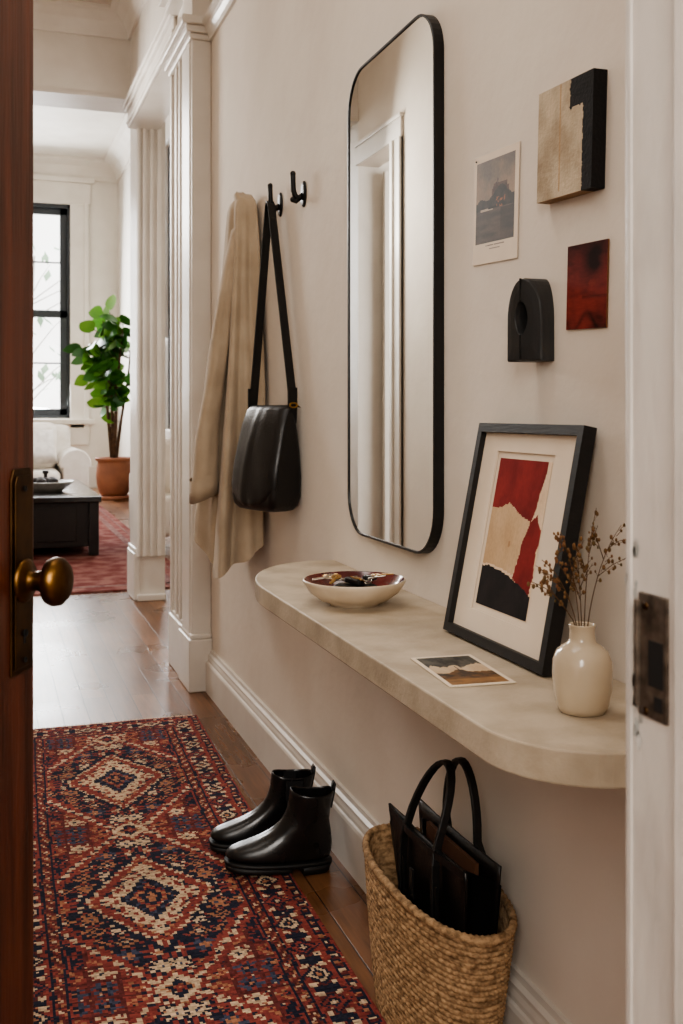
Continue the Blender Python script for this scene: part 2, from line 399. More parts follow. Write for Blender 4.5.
# hall cornice
def cove(x, z, s=1): return [(x,z),(x,z-.16*s),(x-.015*s,z-.16*s),(x-.02*s,z-.13*s),(x-.05*s,z-.07*s),(x-.1*s,z-.03*s),(x-.14*s,z-.02*s),(x-.14*s,z)]
S('trim_cornice_right', MB().prism(cove(.88, HC), 'y', 4.70, 6.75), M['trim'])
S('trim_cornice_hall', MB().prism(cove(W, HC), 'y', .75, 4.475), M['trim'])
S('trim_cornice_cross', MB().prism([(7.63-p if False else 6.75-(.0)+(p-6.75), q) for p, q in [(6.75,HC),(6.75,HC-.16),(6.735,HC-.16),(6.73,HC-.13),(6.70,HC-.07),(6.65,HC-.03),(6.61,HC-.02),(6.61,HC)]], 'x', -.6, .885), M['trim'])
S('trim_cornice_left', MB().prism([(-1.2-(p-(.0)), q) for p, q in [(x-.0,q) for x, q in cove(-.6, HC)]], 'y', .75, 6.75), M['trim'])
# living room cornice and window casings
S('trim_cornice_living', MB().prism([(FY,LC),(FY,LC-.3),(FY-.03,LC-.3),(FY-.05,LC-.22),(FY-.14,LC-.1),(FY-.3,LC-.05),(FY-.3,LC)], 'x', -4.1, RX)
  .prism(cove(RX, LC, 1.8), 'y', 4.85, FY), M['white'])
S('trim_window_casing', MB().box(wx1-.01, wx1+.27, FY-.04, FY, .95, wz1+.02).box(wx1+.2, wx1+.27, FY-.06, FY, .95, wz1+.02)
  .box(wx0-.27, wx0+.01, FY-.04, FY, .95, wz1+.02).box(wx0-.3, wx1+.3, FY-.05, FY, wz1, wz1+.34).box(wx0-.36, wx1+.36, FY-.1, FY, wz1+.34, wz1+.42)
  .box(wx0-.36, wx1+.36, FY-.13, FY+.05, wz0-.09, wz0-.01).box(wx0-.28, wx1+.28, FY-.04, FY, wz0-.42, wz0-.09), M['white'], 0.008)
S('trim_window_casing_right', MB().box(RX-.05, RX, vy0-.2, vy0, .8, vz1+.2).box(RX-.05, RX, vy1, vy1+.2, .8, vz1+.2).box(RX-.05, RX, vy0-.2, vy1+.2, vz1, vz1+.25).box(RX-.1, RX, vy0-.25, vy1+.25, vz0-.1, vz0), M['white'], 0.008)
S('baseboard_living', MB().box(-4.1, RX, FY-.04, FY, 0, .34).box(RX-.04, RX, 4.85, FY, 0, .34), M['white'], 0.008)
# sash windows
def sash_window(name, place):
    root = struct(empty(name))
    W_, z0, z1 = place['w'], place['z0'], place['z1']; zm = place['zm']; Mx = place['M']
    fr = MB().box(0,.05,0,.12,z0,z1,Mx).box(W_-.05,W_,0,.12,z0,z1,Mx).box(0,W_,0,.12,z1-.06,z1,Mx).box(0,W_,0,.14,z0,z0+.05,Mx)
    fr.build('window_frame', M['sash'], root, bevel=.004)
    for nm, a, b, y in (('upper_sash', zm, z1-.06, .07), ('lower_sash', z0+.05, zm+.08, .02)):
        s = MB().box(.05,.16,y,y+.045,a,b,Mx).box(W_-.16,W_-.05,y,y+.045,a,b,Mx).box(.05,W_-.05,y,y+.045,a,a+.1,Mx).box(.05,W_-.05,y,y+.045,b-.1,b,Mx)
        s.box(.05,W_-.05,y+.01,y+.03,(a+b)/2-.012,(a+b)/2+.012,Mx)
        so = s.build(nm, M['sash'], root, bevel=.004)
        MB().box(.12,W_-.12,y+.018,y+.022,a+.06,b-.06,Mx).build('pane', M['glass'], so)
    return root
sash_window('window_1', dict(w=wx1-wx0, z0=wz0, z1=wz1, zm=2.70, M=Matrix.Translation((wx0, FY+.02, 0))))
sash_window('window_2', dict(w=vy1-vy0, z0=vz0, z1=vz1, zm=2.65, M=Matrix.Translation((RX+.02, vy1, 0)) @ Matrix.Rotation(-PI/2, 4, 'Z')))

# entrance: white jamb with strike plate, right of the camera
jam = MB().box(.50, .53, .664, .741, 0, 2.16).lathe([(.0035,0),(.0035,2.16)], c=(.5035,.7415,0), n=12).box(.4985,.50,.733,.7385,0,2.16).box(.489, .53, .60, .664, 0, 2.16)
jo = S('trim_1', jam, M['jamb'], 0.003)
S('trim_2', MB().box(.522, .60, .745, .757, 0, 2.2).box(.545,.60,.745,.762,0,2.2), M['jamb'], 0.004)
S('trim_3', MB().box(.53, .64, .575, .60, 0, 2.25), M['jamb'], 0.004)
S('trim_4', MB().box(-.39, -.362, .60, .745, 0, 2.16).box(-.39, .53, .60, .745, 2.135, 2.16), M['jamb'], 0.003)
sp = MB().box(.4975, .501, .685, .722, .958, 1.056).box(.494, .501, .719, .7235, .965, 1.05).build('strike_plate', M['steel'], jo, bevel=.001)
sp['label'] = 'worn dark steel strike plate'
MB().box(.4968, .4985, .689, .7075, .984, 1.020).build('latch_hole', M['void'], sp)
MB().box(.4968, .4985, .690, .7, .966, .977).build('bolt_hole', M['void'], sp)
for zz in (1.046, .9625):
    MB().lathe([(.0001,0),(.003,0),(.0035,.001),(.0035,.002)], n=12, M=Matrix.Translation((.4965,.712,zz)) @ Matrix.Rotation(PI/2,4,'Y')).build('screw', M['darkbrass'], sp)
ch = MB()
for k in range(26):
    a = random.uniform(0, 1); zc = 1.01 + (a-.5)*.17; yc = .7285 + random.uniform(-.008,.010)
    r = random.uniform(.002,.006); n = 7
    ch.add([(.4994, yc + r*math.cos(2*PI*i/n)*random.uniform(.5,1.1), zc + 1.8*r*math.sin(2*PI*i/n)*random.uniform(.5,1.2)) for i in range(n)], [tuple(range(n))])
ch.build('paint_chips', M['chip'], jo)

# front door, open inward, hinged left of the camera
dh = Vector((-.358, .612)); ang = math.atan2(.8717, .49)
dr = struct(empty('door_1', (dh.x, dh.y, 0), ang))     # local x along the leaf, local -y is the face we see
DW, DT, DH = .85, .045, 2.12
d = MB()
st = .118
d.box(0, st, 0, DT, .01, DH).box(DW-st, DW, 0, DT, .01, DH)
for a, b in ((.01,.24),(.80,.975),(1.98,DH)): d.box(st, DW-st, 0, DT, a, b)
d.build('door_frame_rails', M['door'], dr, bevel=.002)
for nm, a, b in (('upper_panel', .975, 1.98), ('lower_panel', .24, .80)):
    d = MB().box(st-.005, DW-st+.005, .016, DT-.016, a-.005, b+.005).box(st+.05, DW-st-.05, .009, DT-.009, a+.05, b-.05)
    for x0, x1, z0, z1 in ((st,st+.016,a,b),(DW-st-.016,DW-st,a,b),(st,DW-st,a,a+.016),(st,DW-st,b-.016,b)):
        d.box(x0,x1,-.003,.02,z0,z1).box(x0,x1,DT-.02,DT+.003,z0,z1)
    d.build(nm, M['door'], dr, bevel=.004)
kx, kz = .815, .997
pl = MB().prism([(kx-.027,.886),(kx+.027,.886),(kx+.027,1.118),(kx+.02,1.132),(kx-.02,1.132),(kx-.027,1.118)], 'y', -.003, 0)
pl.prism([(kx-.021,.893),(kx+.021,.893),(kx+.021,1.114),(kx+.016,1.124),(kx-.016,1.124),(kx-.021,1.114)], 'y', -.0055, -.003)
po = pl.build('escutcheon_plate', M['darkbrass'], dr, bevel=.0012)
MB().lathe([(.0001,0),(.0045,0),(.0045,.002)], n=12, M=Matrix.Translation((kx,-.0062,.934)) @ Matrix.Rotation(PI/2,4,'X')).prism([(kx-.0022,.922),(kx+.0022,.922),(kx+.0015,.933),(kx-.0015,.933)],'y',-.0064,-.005).build('keyhole', M['void'], po)
for zz in (.902, 1.108):
    MB().lathe([(.0001,0),(.003,0),(.0035,.0015)], n=12, M=Matrix.Translation((kx,-.006,zz)) @ Matrix.Rotation(PI/2,4,'X')).build('screw', M['void'], po)
kprof = [(.026,.005),(.0265,.008),(.023,.011),(.015,.013),(.012,.016),(.0115,.024),(.0135,.028),(.0135,.031),(.02,.034),(.027,.038),(.0295,.045),(.0285,.052),(.023,.058),(.013,.061),(.0001,.0618)]
ko = MB().lathe(kprof, n=40, M=Matrix.Translation((kx,0,kz)) @ Matrix.Rotation(PI/2,4,'X')).build('door_knob', M['brass'], dr)
ko['label'] = 'round aged brass door knob'
# white panelled door in the left opening (seen in the mirror)
dr2 = struct(empty('door_2', (-.76, 6.70, 0)))
d = MB().box(-.86, 0, -.045, 0, .01, 2.84)
d.build('door_leaf', M['trim'], dr2, bevel=.002)
for a, b in ((.25,1.0),(1.15,2.15),(2.28,2.70)):
    for x0, x1 in ((-.76,-.47),(-.39,-.10)):
        p = MB()
        for q in ((x0,x0+.03,a,b),(x1-.03,x1,a,b),(x0,x1,a,a+.03),(x0,x1,b-.03,b)): p.box(q[0],q[1],-.06,-.04,q[2],q[3])
        p.build('panel_moulding', M['trim'], dr2, bevel=.005)
lc = MB()
for y0, y1, e in ((5.93,6.08,.02),(6.04,6.08,.035),(5.93,5.96,.03)): lc.box(-.6, -.6+e, y0, y1, 0, 2.88)
lc.box(-.6,-.58,5.93,6.75,2.88,3.0).box(-.6,-.57,5.92,6.75,3.0,3.025).box(-.75,-.6,6.08,6.095,0,2.88)
S('trim_left_casing', lc, M['trim'], .004)

# outside the living room windows
st_ = MB().box(-6, 8, 27, 27.4, -3, 9)
fo = struct(st_.build('building_outside', M['facade']))
for i in range(5):
    for j in range(3):
        MB().box(-5+2.4*i, -3.8+2.4*i, 26.95, 27.05, -.6+2.9*j, 1.2+2.9*j).build('street_window', M['facadewin'], fo)
def street_tree(x, y, label):
    t = thing('street_tree', label, 'tree', (x, y, -1))
    random.seed(int(y*10)); tr = MB(); lf = MB()
    tr.tube([(0,0,0),(.05,0,1.5),(0,.1,3),(.1,0,5)], [.09,.07,.05,.02], 8)
    for k in range(26):
        a = random.uniform(0, 2*PI); z = random.uniform(1.6, 4.6); L_ = random.uniform(.6,1.3)
        e = Vector((math.cos(a)*L_, math.sin(a)*L_*.6, z+random.uniform(0,.6)))
        tr.tube([(0,0,z-.3), e*.6+Vector((0,0,(z-.2)*.4)), e], [.012,.008,.004], 5)
        for q in range(5 if z > 3.2 else 9):
            p = e*random.uniform(.6,1.05)+Vector((random.uniform(-.25,.25), random.uniform(-.2,.2), random.uniform(-.25,.25)+ e.z*0))
            p.z = e.z + random.uniform(-.35,.3)
            s = random.uniform(.08,.17); R = Matrix.Rotation(random.uniform(0,6),3,'Z') @ Matrix.Rotation(random.uniform(.3,1.5),3,'X')
            lf.add([p+R@Vector(v) for v in ((-s*.5,0,0),(0,-s,0),(s*.5,0,0),(0,s,0))], [(0,1,2,3)])
    tr.build('trunk', M['outbark'], t); lf.build('foliage', M['outleaf'], t, fix=False)
street_tree(.75, 19.6, 'pale leafy tree outside the living room window')
#SECTION hall objects
# ------------------------------------------------------------------ mirror
def rrect(y0, y1, z0, z1, r, n=10):
    P = []
    for cy, cz, a0 in ((y1-r,z1-r,0),(y0+r,z1-r,PI/2),(y0+r,z0+r,PI),(y1-r,z0+r,3*PI/2)):
        for k in range(n+1):
            a = a0 + PI/2*k/n; P.append((cy+r*math.cos(a), cz+r*math.sin(a)))
    return P
mi = thing('wall_mirror', 'tall rounded mirror in a slim black metal frame on the hall wall', 'mirror', (W, 2.3, 1.5))
my0, my1, mz0, mz1 = 2.050-2.3, 2.612-2.3, .886-1.5, 2.078-1.5
o_, i_ = rrect(my0,my1,mz0,mz1,.105), rrect(my0+.0055,my1-.0055,mz0+.0055,mz1-.0055,.0995)
rings = [[Vector((x, y, z)) for y, z in P] for x, P in ((-.001,o_),(-.0235,o_),(-.0245,rrect(my0+.001,my1-.001,mz0+.001,mz1-.001,.104)),(-.0245,i_),(-.020,i_))]
MB().loft(rings, False, False, smooth=False).build('mirror_frame', M['blackmetal'], mi)
MB().loft([[Vector((x, y, z)) for y, z in i_] for x in (-.0212,-.0205)], smooth=False).build('mirror_glass', M['mirror'], mi)

# ------------------------------------------------------------------ coat hooks
def hook(y, z, label):
    h = thing('coat_hook', label, 'hook', (W, y, z), 0, 'black hooks on the hall wall')
    MB().lathe([(.0001,-.007),(.026,-.007),(.026,-.004),(.023,-.001),(.012,.001),(.0001,.0015)], n=24, M=Matrix.Rotation(-PI/2,4,'Y') @ Matrix.Translation((0,0,.0072)) , sx=1.55).build('backplate', M['iron'], h)
    MB().tube([(-.004,0,-.004),(-.016,0,-.012),(-.028,0,-.010),(-.035,0,.008),(-.036,0,.035),(-.0365,0,.058)], [.0095,.0095,.009,.0085,.008,.0085], 12).ball((-.0365,0,.060), .0092).build('long_prong', M['iron'], h)
    MB().tube([(-.016,0,-.012),(-.028,0,-.024),(-.036,0,-.021)], [.0085,.008,.007], 10).ball((-.037,0,-.019), .0092).build('short_prong', M['iron'], h)
    return h
HY = (3.70, 3.355, 3.085)
hook(HY[2], 1.868, 'empty black wall hook with nothing hung on it')
hook(HY[1], 1.886, 'black wall hook holding the strap of the shoulder bag')
hook(HY[0], 1.905, 'black wall hook hidden under the beige coat')

# ------------------------------------------------------------------ coat
ct = thing('trench_coat', 'beige cotton coat hanging from the hook furthest down the hall', 'coat', (.9, 3.66, 1.9))
def lerp_tab(tab, z):
    if z >= tab[0][0]: return tab[0][1:]
    for a, b in zip(tab, tab[1:]):
        if z >= b[0]:
            t = (a[0]-z)/(a[0]-b[0]); return tuple(a[i]*(1-t)+b[i]*t for i in range(1, len(a)))
    return tab[-1][1:]
# z, x0 (room side), x1 (wall side), y0 (near), y1 (far), fold
body = [(1.975,.862,.912,3.645,3.72,.0),(1.965,.843,.922,3.62,3.745,.05),(1.92,.831,.925,3.60,3.76,.12),(1.80,.826,.925,3.575,3.79,.17),(1.6,.812,.925,3.55,3.83,.20),
        (1.3,.790,.925,3.52,3.87,.23),(1.0,.768,.925,3.50,3.90,.24),(.8,.750,.925,3.49,3.92,.24),(.64,.742,.925,3.48,3.93,.24)]
NA = 72; rings = []
for j in range(61):
    t = j/60; ring = []
    for k in range(NA):
        a = 2*PI*k/NA
        ca, sa = math.cos(a), math.sin(a)
        # hem: lowest at the room side near the viewer, higher at the wall
        hem = .73 - .10*max(0, math.cos(a - PI*1.25))**2 + .06*max(0, ca) + .02*math.sin(3*a+1)
        z = 1.975 + (hem-1.975)*t**.93
        x0, x1, y0, y1, f = lerp_tab(body, z)
        cx, cy, rx, ry = (x0+x1)/2, (y0+y1)/2, (x1-x0)/2, (y1-y0)/2
        fold = f*(.75*math.sin(5*a+.7+.5*math.sin(z*3)) + .45*math.sin(9*a+2.1+1.2*z) ) + f*.5*noise.noise(Vector((ca*1.6, sa*1.6, z*2.2)))
        # deep front slit between the two fronts
        sl = math.exp(-((a-PI*1.06)/.13)**2)*min(1,(1.93-z)*2.2)
        r = 1 + fold - .42*max(0,sl)
        ex = .82
        px_ = cx + rx*r*math.copysign(abs(ca)**ex, ca); py_ = cy + ry*r*math.copysign(abs(sa)**ex, sa)
        px_ = min(px_, .9265)
        ring.append(Vector((px_-.9, py_-3.66, z-1.9)))
    rings.append(ring)
MB().loft(rings, True, False).build('coat_body', M['cotton'], ct)
# lining: inner surface so the hem reads as cloth
rin = [[Vector((p.x*1.0 + (.845-.9-p.x)*.04, p.y*.94+.0, p.z)) for p in r] for r in rings[30:]]
# sleeve
def sleeve(tab, name, ph):
    rr = []; n = 28
    for j in range(41):
        t = j/40; z = tab[0][0] + (tab[-1][0]-tab[0][0])*t
        cx, cy, rx, ry = lerp_tab(tab, z)
        ring = []
        for k in range(n):
            a = 2*PI*k/n
            w = 1 + .10*math.sin(3*a+ph+2*z) + .14*noise.noise(Vector((math.cos(a)*1.3+ph, math.sin(a)*1.3, z*5)))
            ring.append(Vector((cx+rx*w*math.cos(a)-.9, cy+ry*w*math.sin(a)-3.66, z-1.9+.018*math.cos(a))))
        rr.append(ring)
    MB().loft(rr, True, False).build(name, M['cotton'], ct)
    # inside of the cuff
    e = rr[-1]; c = sum(e, Vector())/n
    inner = [[c+(p-c)*.9 for p in e], [c+(p-c)*.8+Vector((0,0,.09)) for p in e]]
    cuffr = [[c+(p-c)*1.06+Vector((0,0,.075)) for p in rr[-1]], [c+(p-c)*1.09+Vector((0,0,.04)) for p in e], [c+(p-c)*1.06+Vector((0,0,-.004)) for p in e], inner[0], inner[1]]
    cuff = MB().loft(cuffr, False, True).build('cuff', M['cotton'], ct)
sleeve([(1.86,.848,3.64,.018,.045),(1.75,.832,3.65,.026,.06),(1.52,.797,3.66,.031,.062),(1.13,.744,3.66,.040,.066),(.90,.728,3.66,.046,.068)], 'sleeve', .4)
# collar loop folded over the hook
MB().loft([[Vector((.862+.022*math.cos(a)*s-.9 + .04*u, 3.66+.05*math.sin(a)*s-3.66, 1.974-.20*u+.012*math.cos(2*a)-1.9)) for a in [2*PI*k/24 for k in range(24)]]
   for u, s in ((0,.5),(.05,.95),(.3,1.05),(.6,1.1),(1,1.0))]).build('collar', M['cotton'], ct)

# ------------------------------------------------------------------ shoulder bag
wv = Vector((.345, -.9386, 0)); nv = Vector((-.9386, -.345, 0)); zv = Vector((0,0,1))
bc = Vector((.874, 3.212, 0))
sb = thing('shoulder_bag', 'black leather flap shoulder bag hanging by its long strap', 'bag', (bc.x, bc.y, 1.05))
BL = Vector((bc.x, bc.y, 1.05))
def bagp(a, b, z): return bc + wv*a + nv*b + zv*z - BL
def bag_ring(z, hw, d0, d1, n=10):
    # rounded rectangle: width 2hw, depth from d0 (back) to d1 (front)
    P = []; r = min(.022, (d1-d0)/2*.9)
    for ca, cb, a0 in ((hw-r,d1-r,0),(-hw+r,d1-r,PI/2),(-hw+r,d0+r,PI),(hw-r,d0+r,3*PI/2)):
        for k in range(n+1):
            a = a0+PI/2*k/n; P.append(bagp(ca+r*math.cos(a), cb+r*math.sin(a), z))
    return P
prof = [(.892,.075,.0,.068),(.897,.096,-.008,.084),(.911,.110,-.016,.094),(.94,.118,-.021,.098),(1.0,.120,-.021,.094),(1.08,.118,-.016,.080),(1.16,.113,-.008,.060),(1.20,.110,0,.044),(1.213,.104,.006,.034)]
MB().loft([bag_ring(*p) for p in prof]).build('bag_body', M['leather'], sb)
fl = []
for z, hw, d in ((1.214,.110,.004),(1.222,.111,.018),(1.220,.112,.034),(1.206,.113,.047),(1.16,.116,.064),(1.10,.119,.081),(1.03,.122,.096),(.97,.121,.102),(.935,.115,.103),(.917,.100,.100),(.908,.078,.096)):
    row = []
    for k in range(25):
        s = -1+2*k/24
        bul = .006*(1-s*s) + .006*noise.noise(Vector((s*2.2, z*9, 3.1))) + .004*math.exp(-((s+.15+ (1.1-z)*.5)/.12)**2)
        zz = z + (.022*(abs(s)**3) if z < .96 else 0)
        row.append(bagp(hw*s, d + bul - .018*abs(s)**8, zz))
    fl.append(row)
fm = MB(); nn = 25
back = [[p - nv*.004 for p in r] for r in fl]
fm.loft([f + b[::-1] for f, b in zip(fl, back)])
fm.build('flap', M['leather'], sb)
hk = Vector((.893, HY[1], 1.882))
for s, nm in ((-1,'strap'),(1,'strap')):
    e = bc + wv*(.109*s) + nv*.012 + zv*1.225
    mid = [hk + Vector((0, -.012*s, .004)) , hk + Vector((0,-.022*s,-.03))]
    pts = [hk + Vector((0, 0, .010)), hk + Vector((0, -.014*s, .001))] + [hk.lerp(e, t) + Vector((0,-.014*s*(1-t)*1.0,0)) for t in (.06,.2,.4,.6,.8,1)]
    so_ = MB().ribbon([p - BL for p in pts], nv, .030, .0035).build('strap', M['strap'], sb)
    MB().ribbon([p - BL for p in (e+zv*.05+nv*.003, e+nv*.003, e-zv*.06-wv*.004*s+nv*.003)], nv, .033, .006).build('strap_tab', M['strap'], so_)
    rg = MB()
    rg.tube([e - BL + nv*(.0140*math.cos(a)+.002) + zv*(.007*math.sin(a)-.004) + wv*s*.004 for a in [2*PI*k/20 for k in range(21)]], .0028, 8)
    rg.build('strap_ring', M['keybrass'], so_)['label'] = 'small gold ring'

# ------------------------------------------------------------------ wall shelf
def shelf_outline(n=14):
    x1, x0 = W, .622; ya, yb = 1.095, 2.80
    P = [(x1, ya)]
    r = .155
    for k in range(n+1):
        a = -PI/2 - PI/2*k/n; P.append((x0+r+r*math.cos(a), ya+r+r*math.sin(a)))
    rx, ry = .25, .40
    for k in range(n+1):
        a = PI - PI/2*k/n; P.append((x0+rx+rx*math.cos(a), yb-ry+ry*math.sin(a)))
    P.append((x1, yb))
    return P
sh = MB().prism(shelf_outline(), 'z', SH-.045, SH).build('wall_shelf', M['stone'], bevel=.003, seg=2)
tag(sh, 'long pale stone shelf with rounded ends fixed to the hall wall', 'shelf')

# ------------------------------------------------------------------ bowl with keys
bw = thing('ceramic_bowl', 'shallow cream bowl with oxblood glaze inside on the far end of the shelf', 'bowl', (.756, 2.135, SH))
MB().lathe([(.0001,.003),(.045,.003),(.048,0),(.052,0),(.053,.004),(.074,.012),(.096,.028),(.107,.044),(.1115,.053),(.1105,.0555),(.108,.0555)], n=64).build('bowl_body', M['bowl'], bw)
MB().lathe([(.1095,.0557),(.107,.053),(.101,.044),(.089,.030),(.068,.017),(.045,.010),(.0001,.009)], n=64).build('inside_glaze', M['oxblood'], bw)
def key_bunch(label, x, y, z, rz, mk, seed):
    random.seed(seed)
    k = thing('key_bunch', label, 'keys', (x, y, z), rz, 'key bunches in the bowl')
    MB().tube([(.013*math.cos(a), .013*math.sin(a), .004+.003*math.sin(2*a)) for a in [2*PI*i/20 for i in range(21)]], .0014, 6).build('ring', M['key'], k)
    for i in range(4):
        a = .2 + i*1.15 + random.uniform(-.2,.2)
        Mx = Matrix.Rotation(a,4,'Z') @ Matrix.Translation((.012,0,.005+.004*i)) @ Matrix.Rotation(random.uniform(-.3,.25),4,'Y') @ Matrix.Rotation(random.uniform(-.7,.7),4,'X')
        kb = MB().lathe([(.004,0),(.011,0),(.011,.0022),(.004,.0022)], c=(.010,0,-.0011), n=18, M=Mx, smooth=False, close=True)
        kb.box(.019,.048,-.0036,.0036,-.001,.001,Mx)
        for q in range(4): kb.box(.026+.005*q,.0285+.005*q,.0036,.0055,-.001,.001,Mx)
        kb.build('key', mk if i % 2 else M['key'], k, bevel=.0004)
    Mx = Matrix.Rotation(4.9,4,'Z') @ Matrix.Translation((.014,0,.008)) @ Matrix.Rotation(.1,4,'Y')
    fb = MB().prism([(0,-.004),(.008,-.012),(.040,-.014),(.046,-.008),(.046,.008),(.040,.014),(.008,.012),(0,.004)], 'z', -.005, .005, Mx)
    fb.build('leather_fob', M['strap'], k, bevel=.002)
pch = MB().lathe([(.0001,0),(.040,.001),(.052,.008),(.055,.014),(.051,.021),(.038,.027),(.0001,.029)], n=28, sx=1.0, sy=.82).build('leather_pouch', M['strap'])
pch.location = (.756, 2.135, SH+.0175)
tag(pch, 'small round black leather pouch lying under the keys in the bowl', 'pouch')
key_bunch('keys with a black leather fob in the bowl, further left', .728, 2.150, SH+.0475, .5, M['keybrass'], 3)
key_bunch('keys with a black leather fob in the bowl, nearer right', .776, 2.118, SH+.0475, 2.4, M['keybrass'], 8)

# ------------------------------------------------------------------ pictures
# postcard pinned to the wall
def pc_harbour(u, v):
    cream = rgb(214,196,174); 
    if u < .055 or u > .915 or v < .06 or v > .81:
        k = 1+.04*nz(u, v, 6, 2)
        if .835 < v < .845 and .28 < u < .72 and nz(u, 0, 60, 4) > -.35: return rgb(120,104,92)
        if .862 < v < .870 and .38 < u < .62 and nz(u, 0, 70, 9) > -.3: return rgb(140,124,110)
        return mulc(cream, k)
    x = (u-.055)/.86; y = (v-.06)/.75
    c = mixc(rgb(122,112,104), rgb(176,148,122), y*1.6 + .5*fz(x, y, 3.2, 1))
    ridge = .50 - .16*math.exp(-((x-.65)/.22)**2) - .04*math.exp(-((x-.15)/.1)**2) + .02*nz(x, 0, 14, 5)
    if .42 < x < .86 and .36-.05*(abs(x-.64) < .17) < y < .5: c = rgb(104,78,64)
    if abs(x-.57) < .012 and .25 < y < .4: c = rgb(70,56,50)
    if abs(x-.53) < .012 and .29 < y < .4: c = rgb(78,62,54)
    if .46 < x < .82 and .335+.02*abs(math.sin(x*40)) < y < .40: c = rgb(82,62,54)
    if y > ridge: c = mixc(rgb(44,42,40), rgb(70,62,54), .5+.9*fz(x, y, 9, 3))
    if .52 < x < .78 and .47 < y < .62 and nz(x, y, 26, 7) > .22: c = rgb(168,104,66)
    if y > .60: c = mixc(rgb(72,64,58), rgb(104,88,76), .4+.9*fz(x*.5, y*3, 5, 6))
    if y > .62 and x > .66: c = mixc(c, rgb(44,40,38), .7*(1-(y-.62)/.5))
    if .12 < x < .52 and abs(y-.60-.03*(.3-x)) < .012: c = rgb(206,186,164)
    if .33 < x < .55 and abs(y-.585) < .010: c = rgb(36,32,30)
    return mulc(c, .70+.1*nz(x, y, 40, 8))
pcw = painted_board('postcard', .185, .212, .0012, 74, 96, pc_harbour, M['photo'], rgb(196,178,156), None, on_wall(W-.0015, 1.81, 1.594, .05))
tag(pcw, 'vintage harbour view postcard with wide cream lower margin pinned on the wall', 'postcard')
pn = MB().ball((0,0,0), .0018).build('push_pin', M['iron'], pcw); pn.location = (-.083, -.003, .098)

# canvas
def cv(u, v):
    edge1 = .60 + .018*nz(v*9, 0, 2, 3); edge2 = .83 + .012*nz(v*30, 1, 1.5, 5); low = .255 + .03*nz(u*30, 2, 1, 7)
    if (u > edge2) or (u > edge1 and v < low):
        return mulc(rgb(27,25,25), 1+.5*nz(u*3, v*30, 1.6, 2))
    c = mixc(rgb(190,174,150), rgb(152,134,110), .45+.8*fz(u, v, 2.6, 4))
    c = mixc(c, rgb(214,196,170), .6*max(0, nz(u, v, 3, 11)))
    if abs(u-.42) < .012 and v < .95: c = mixc(c, rgb(168,132,92), .7)
    return mulc(c, 1+.10*nz(u*40, v*8, 1.5, 6))
def cv_side(u, v): return rgb(24,22,22) if u > .83 else rgb(150,122,92)
cvo = painted_board('canvas_painting', .172, .186, .025, 80, 80, cv, M['canvas'], cv_side, None, on_wall(W-.0005, 1.520, 1.650, .042))
tag(cvo, 'thick square canvas painted beige with a black upper right band', 'painting')
# small red board
def rd(u, v):
    c = mixc(rgb(104,46,42), rgb(128,54,48), .5+.9*fz(u, v*.7, 2.4, 9) + .55*(v-.45))
    dark = .95*math.exp(-((u-.66)/.2)**2-((v-.24)/.16)**2) + .6*math.exp(-((v-.02)/.2)**2) + .5*math.exp(-((u-.8)/.25)**2-((v-.9)/.1)**2)
    dark += .45*math.exp(-((v-.63)/.02)**2)*(u > .4) + .5*max(0, nz(u*2, v*8, 1.6, 13)) + .5*math.exp(-((v-.92-.1*math.sin(u*9))/.05)**2)
    c = mixc(c, rgb(38,22,20), dark)
    if u > .4 and math.exp(-((u-.64)/.12)**2-((v-.47)/.05)**2) > .55: c = mixc(c, rgb(140,64,48), .3)
    return mulc(c, 1+.15*nz(u*8, v*40, 1.2, 3))
rdo = painted_board('red_panel', .120, .139, .003, 50, 60, rd, M['print'], lambda u, v: rgb(116,80,54), None, on_wall(W-.0005, 1.487, 1.405, .04))
tag(rdo, 'small unframed dark red painted board on the wall right of the carving', 'painting')

# carved arch: block with a pointed oval hole
def arch_outline(n=24):
    w, h = .032, .145
    P = [(-w,0),(w,0)]
    for k in range(1, n):
        t = k/n; a = PI*t
        P.append((w*math.cos(a), .066+.079*math.sin(a)**.95))
    return P
NO = 64
def resample(P, n, off=0):
    L_ = [0]
    Q = P+[P[0]]
    for a, b in zip(Q, Q[1:]): L_.append(L_[-1]+math.dist(a, b))
    out = []
    for k in range(n):
        s = (L_[-1]*k/n + off) % L_[-1]
        for i in range(len(P)):
            if L_[i] <= s <= L_[i+1]:
                t = (s-L_[i])/(L_[i+1]-L_[i]+1e-9); out.append((Q[i][0]*(1-t)+Q[i+1][0]*t, Q[i][1]*(1-t)+Q[i+1][1]*t)); break
    return out
outl = arch_outline()
# ray outline from hole centre
hc_ = (0, .075)
def ray_out(a):
    lo, hi = 0, .2
    for _ in range(30):
        m_ = (lo+hi)/2
        if inpoly(hc_[0]+m_*math.cos(a), hc_[1]+m_*math.sin(a), outl): lo = m_
        else: hi = m_
    return (hc_[0]+lo*math.cos(a), hc_[1]+lo*math.sin(a))
angs = sorted([2*PI*k/NO for k in range(NO)] + [math.atan2(-.075, .032) % (2*PI), math.atan2(-.075, -.032) % (2*PI)])
O_ = [ray_out(a) for a in angs]
def hol(a):
    return (.0105*math.cos(a), hc_[1]+.026*math.copysign(abs(math.sin(a))**1.25, math.sin(a)))
Hh = [hol(a) for a in angs]
def yz(P, x, k=1, c=hc_, ridge=0): return [Vector((x + ridge*(1-min(1,abs(p[0])/.032)), -(c[0]+(p[0]-c[0])*k), c[1]+(p[1]-c[1])*k)) for p in P]
def slant(R_): return [Vector((p.x - .50*p.y, p.y, p.z)) for p in R_]
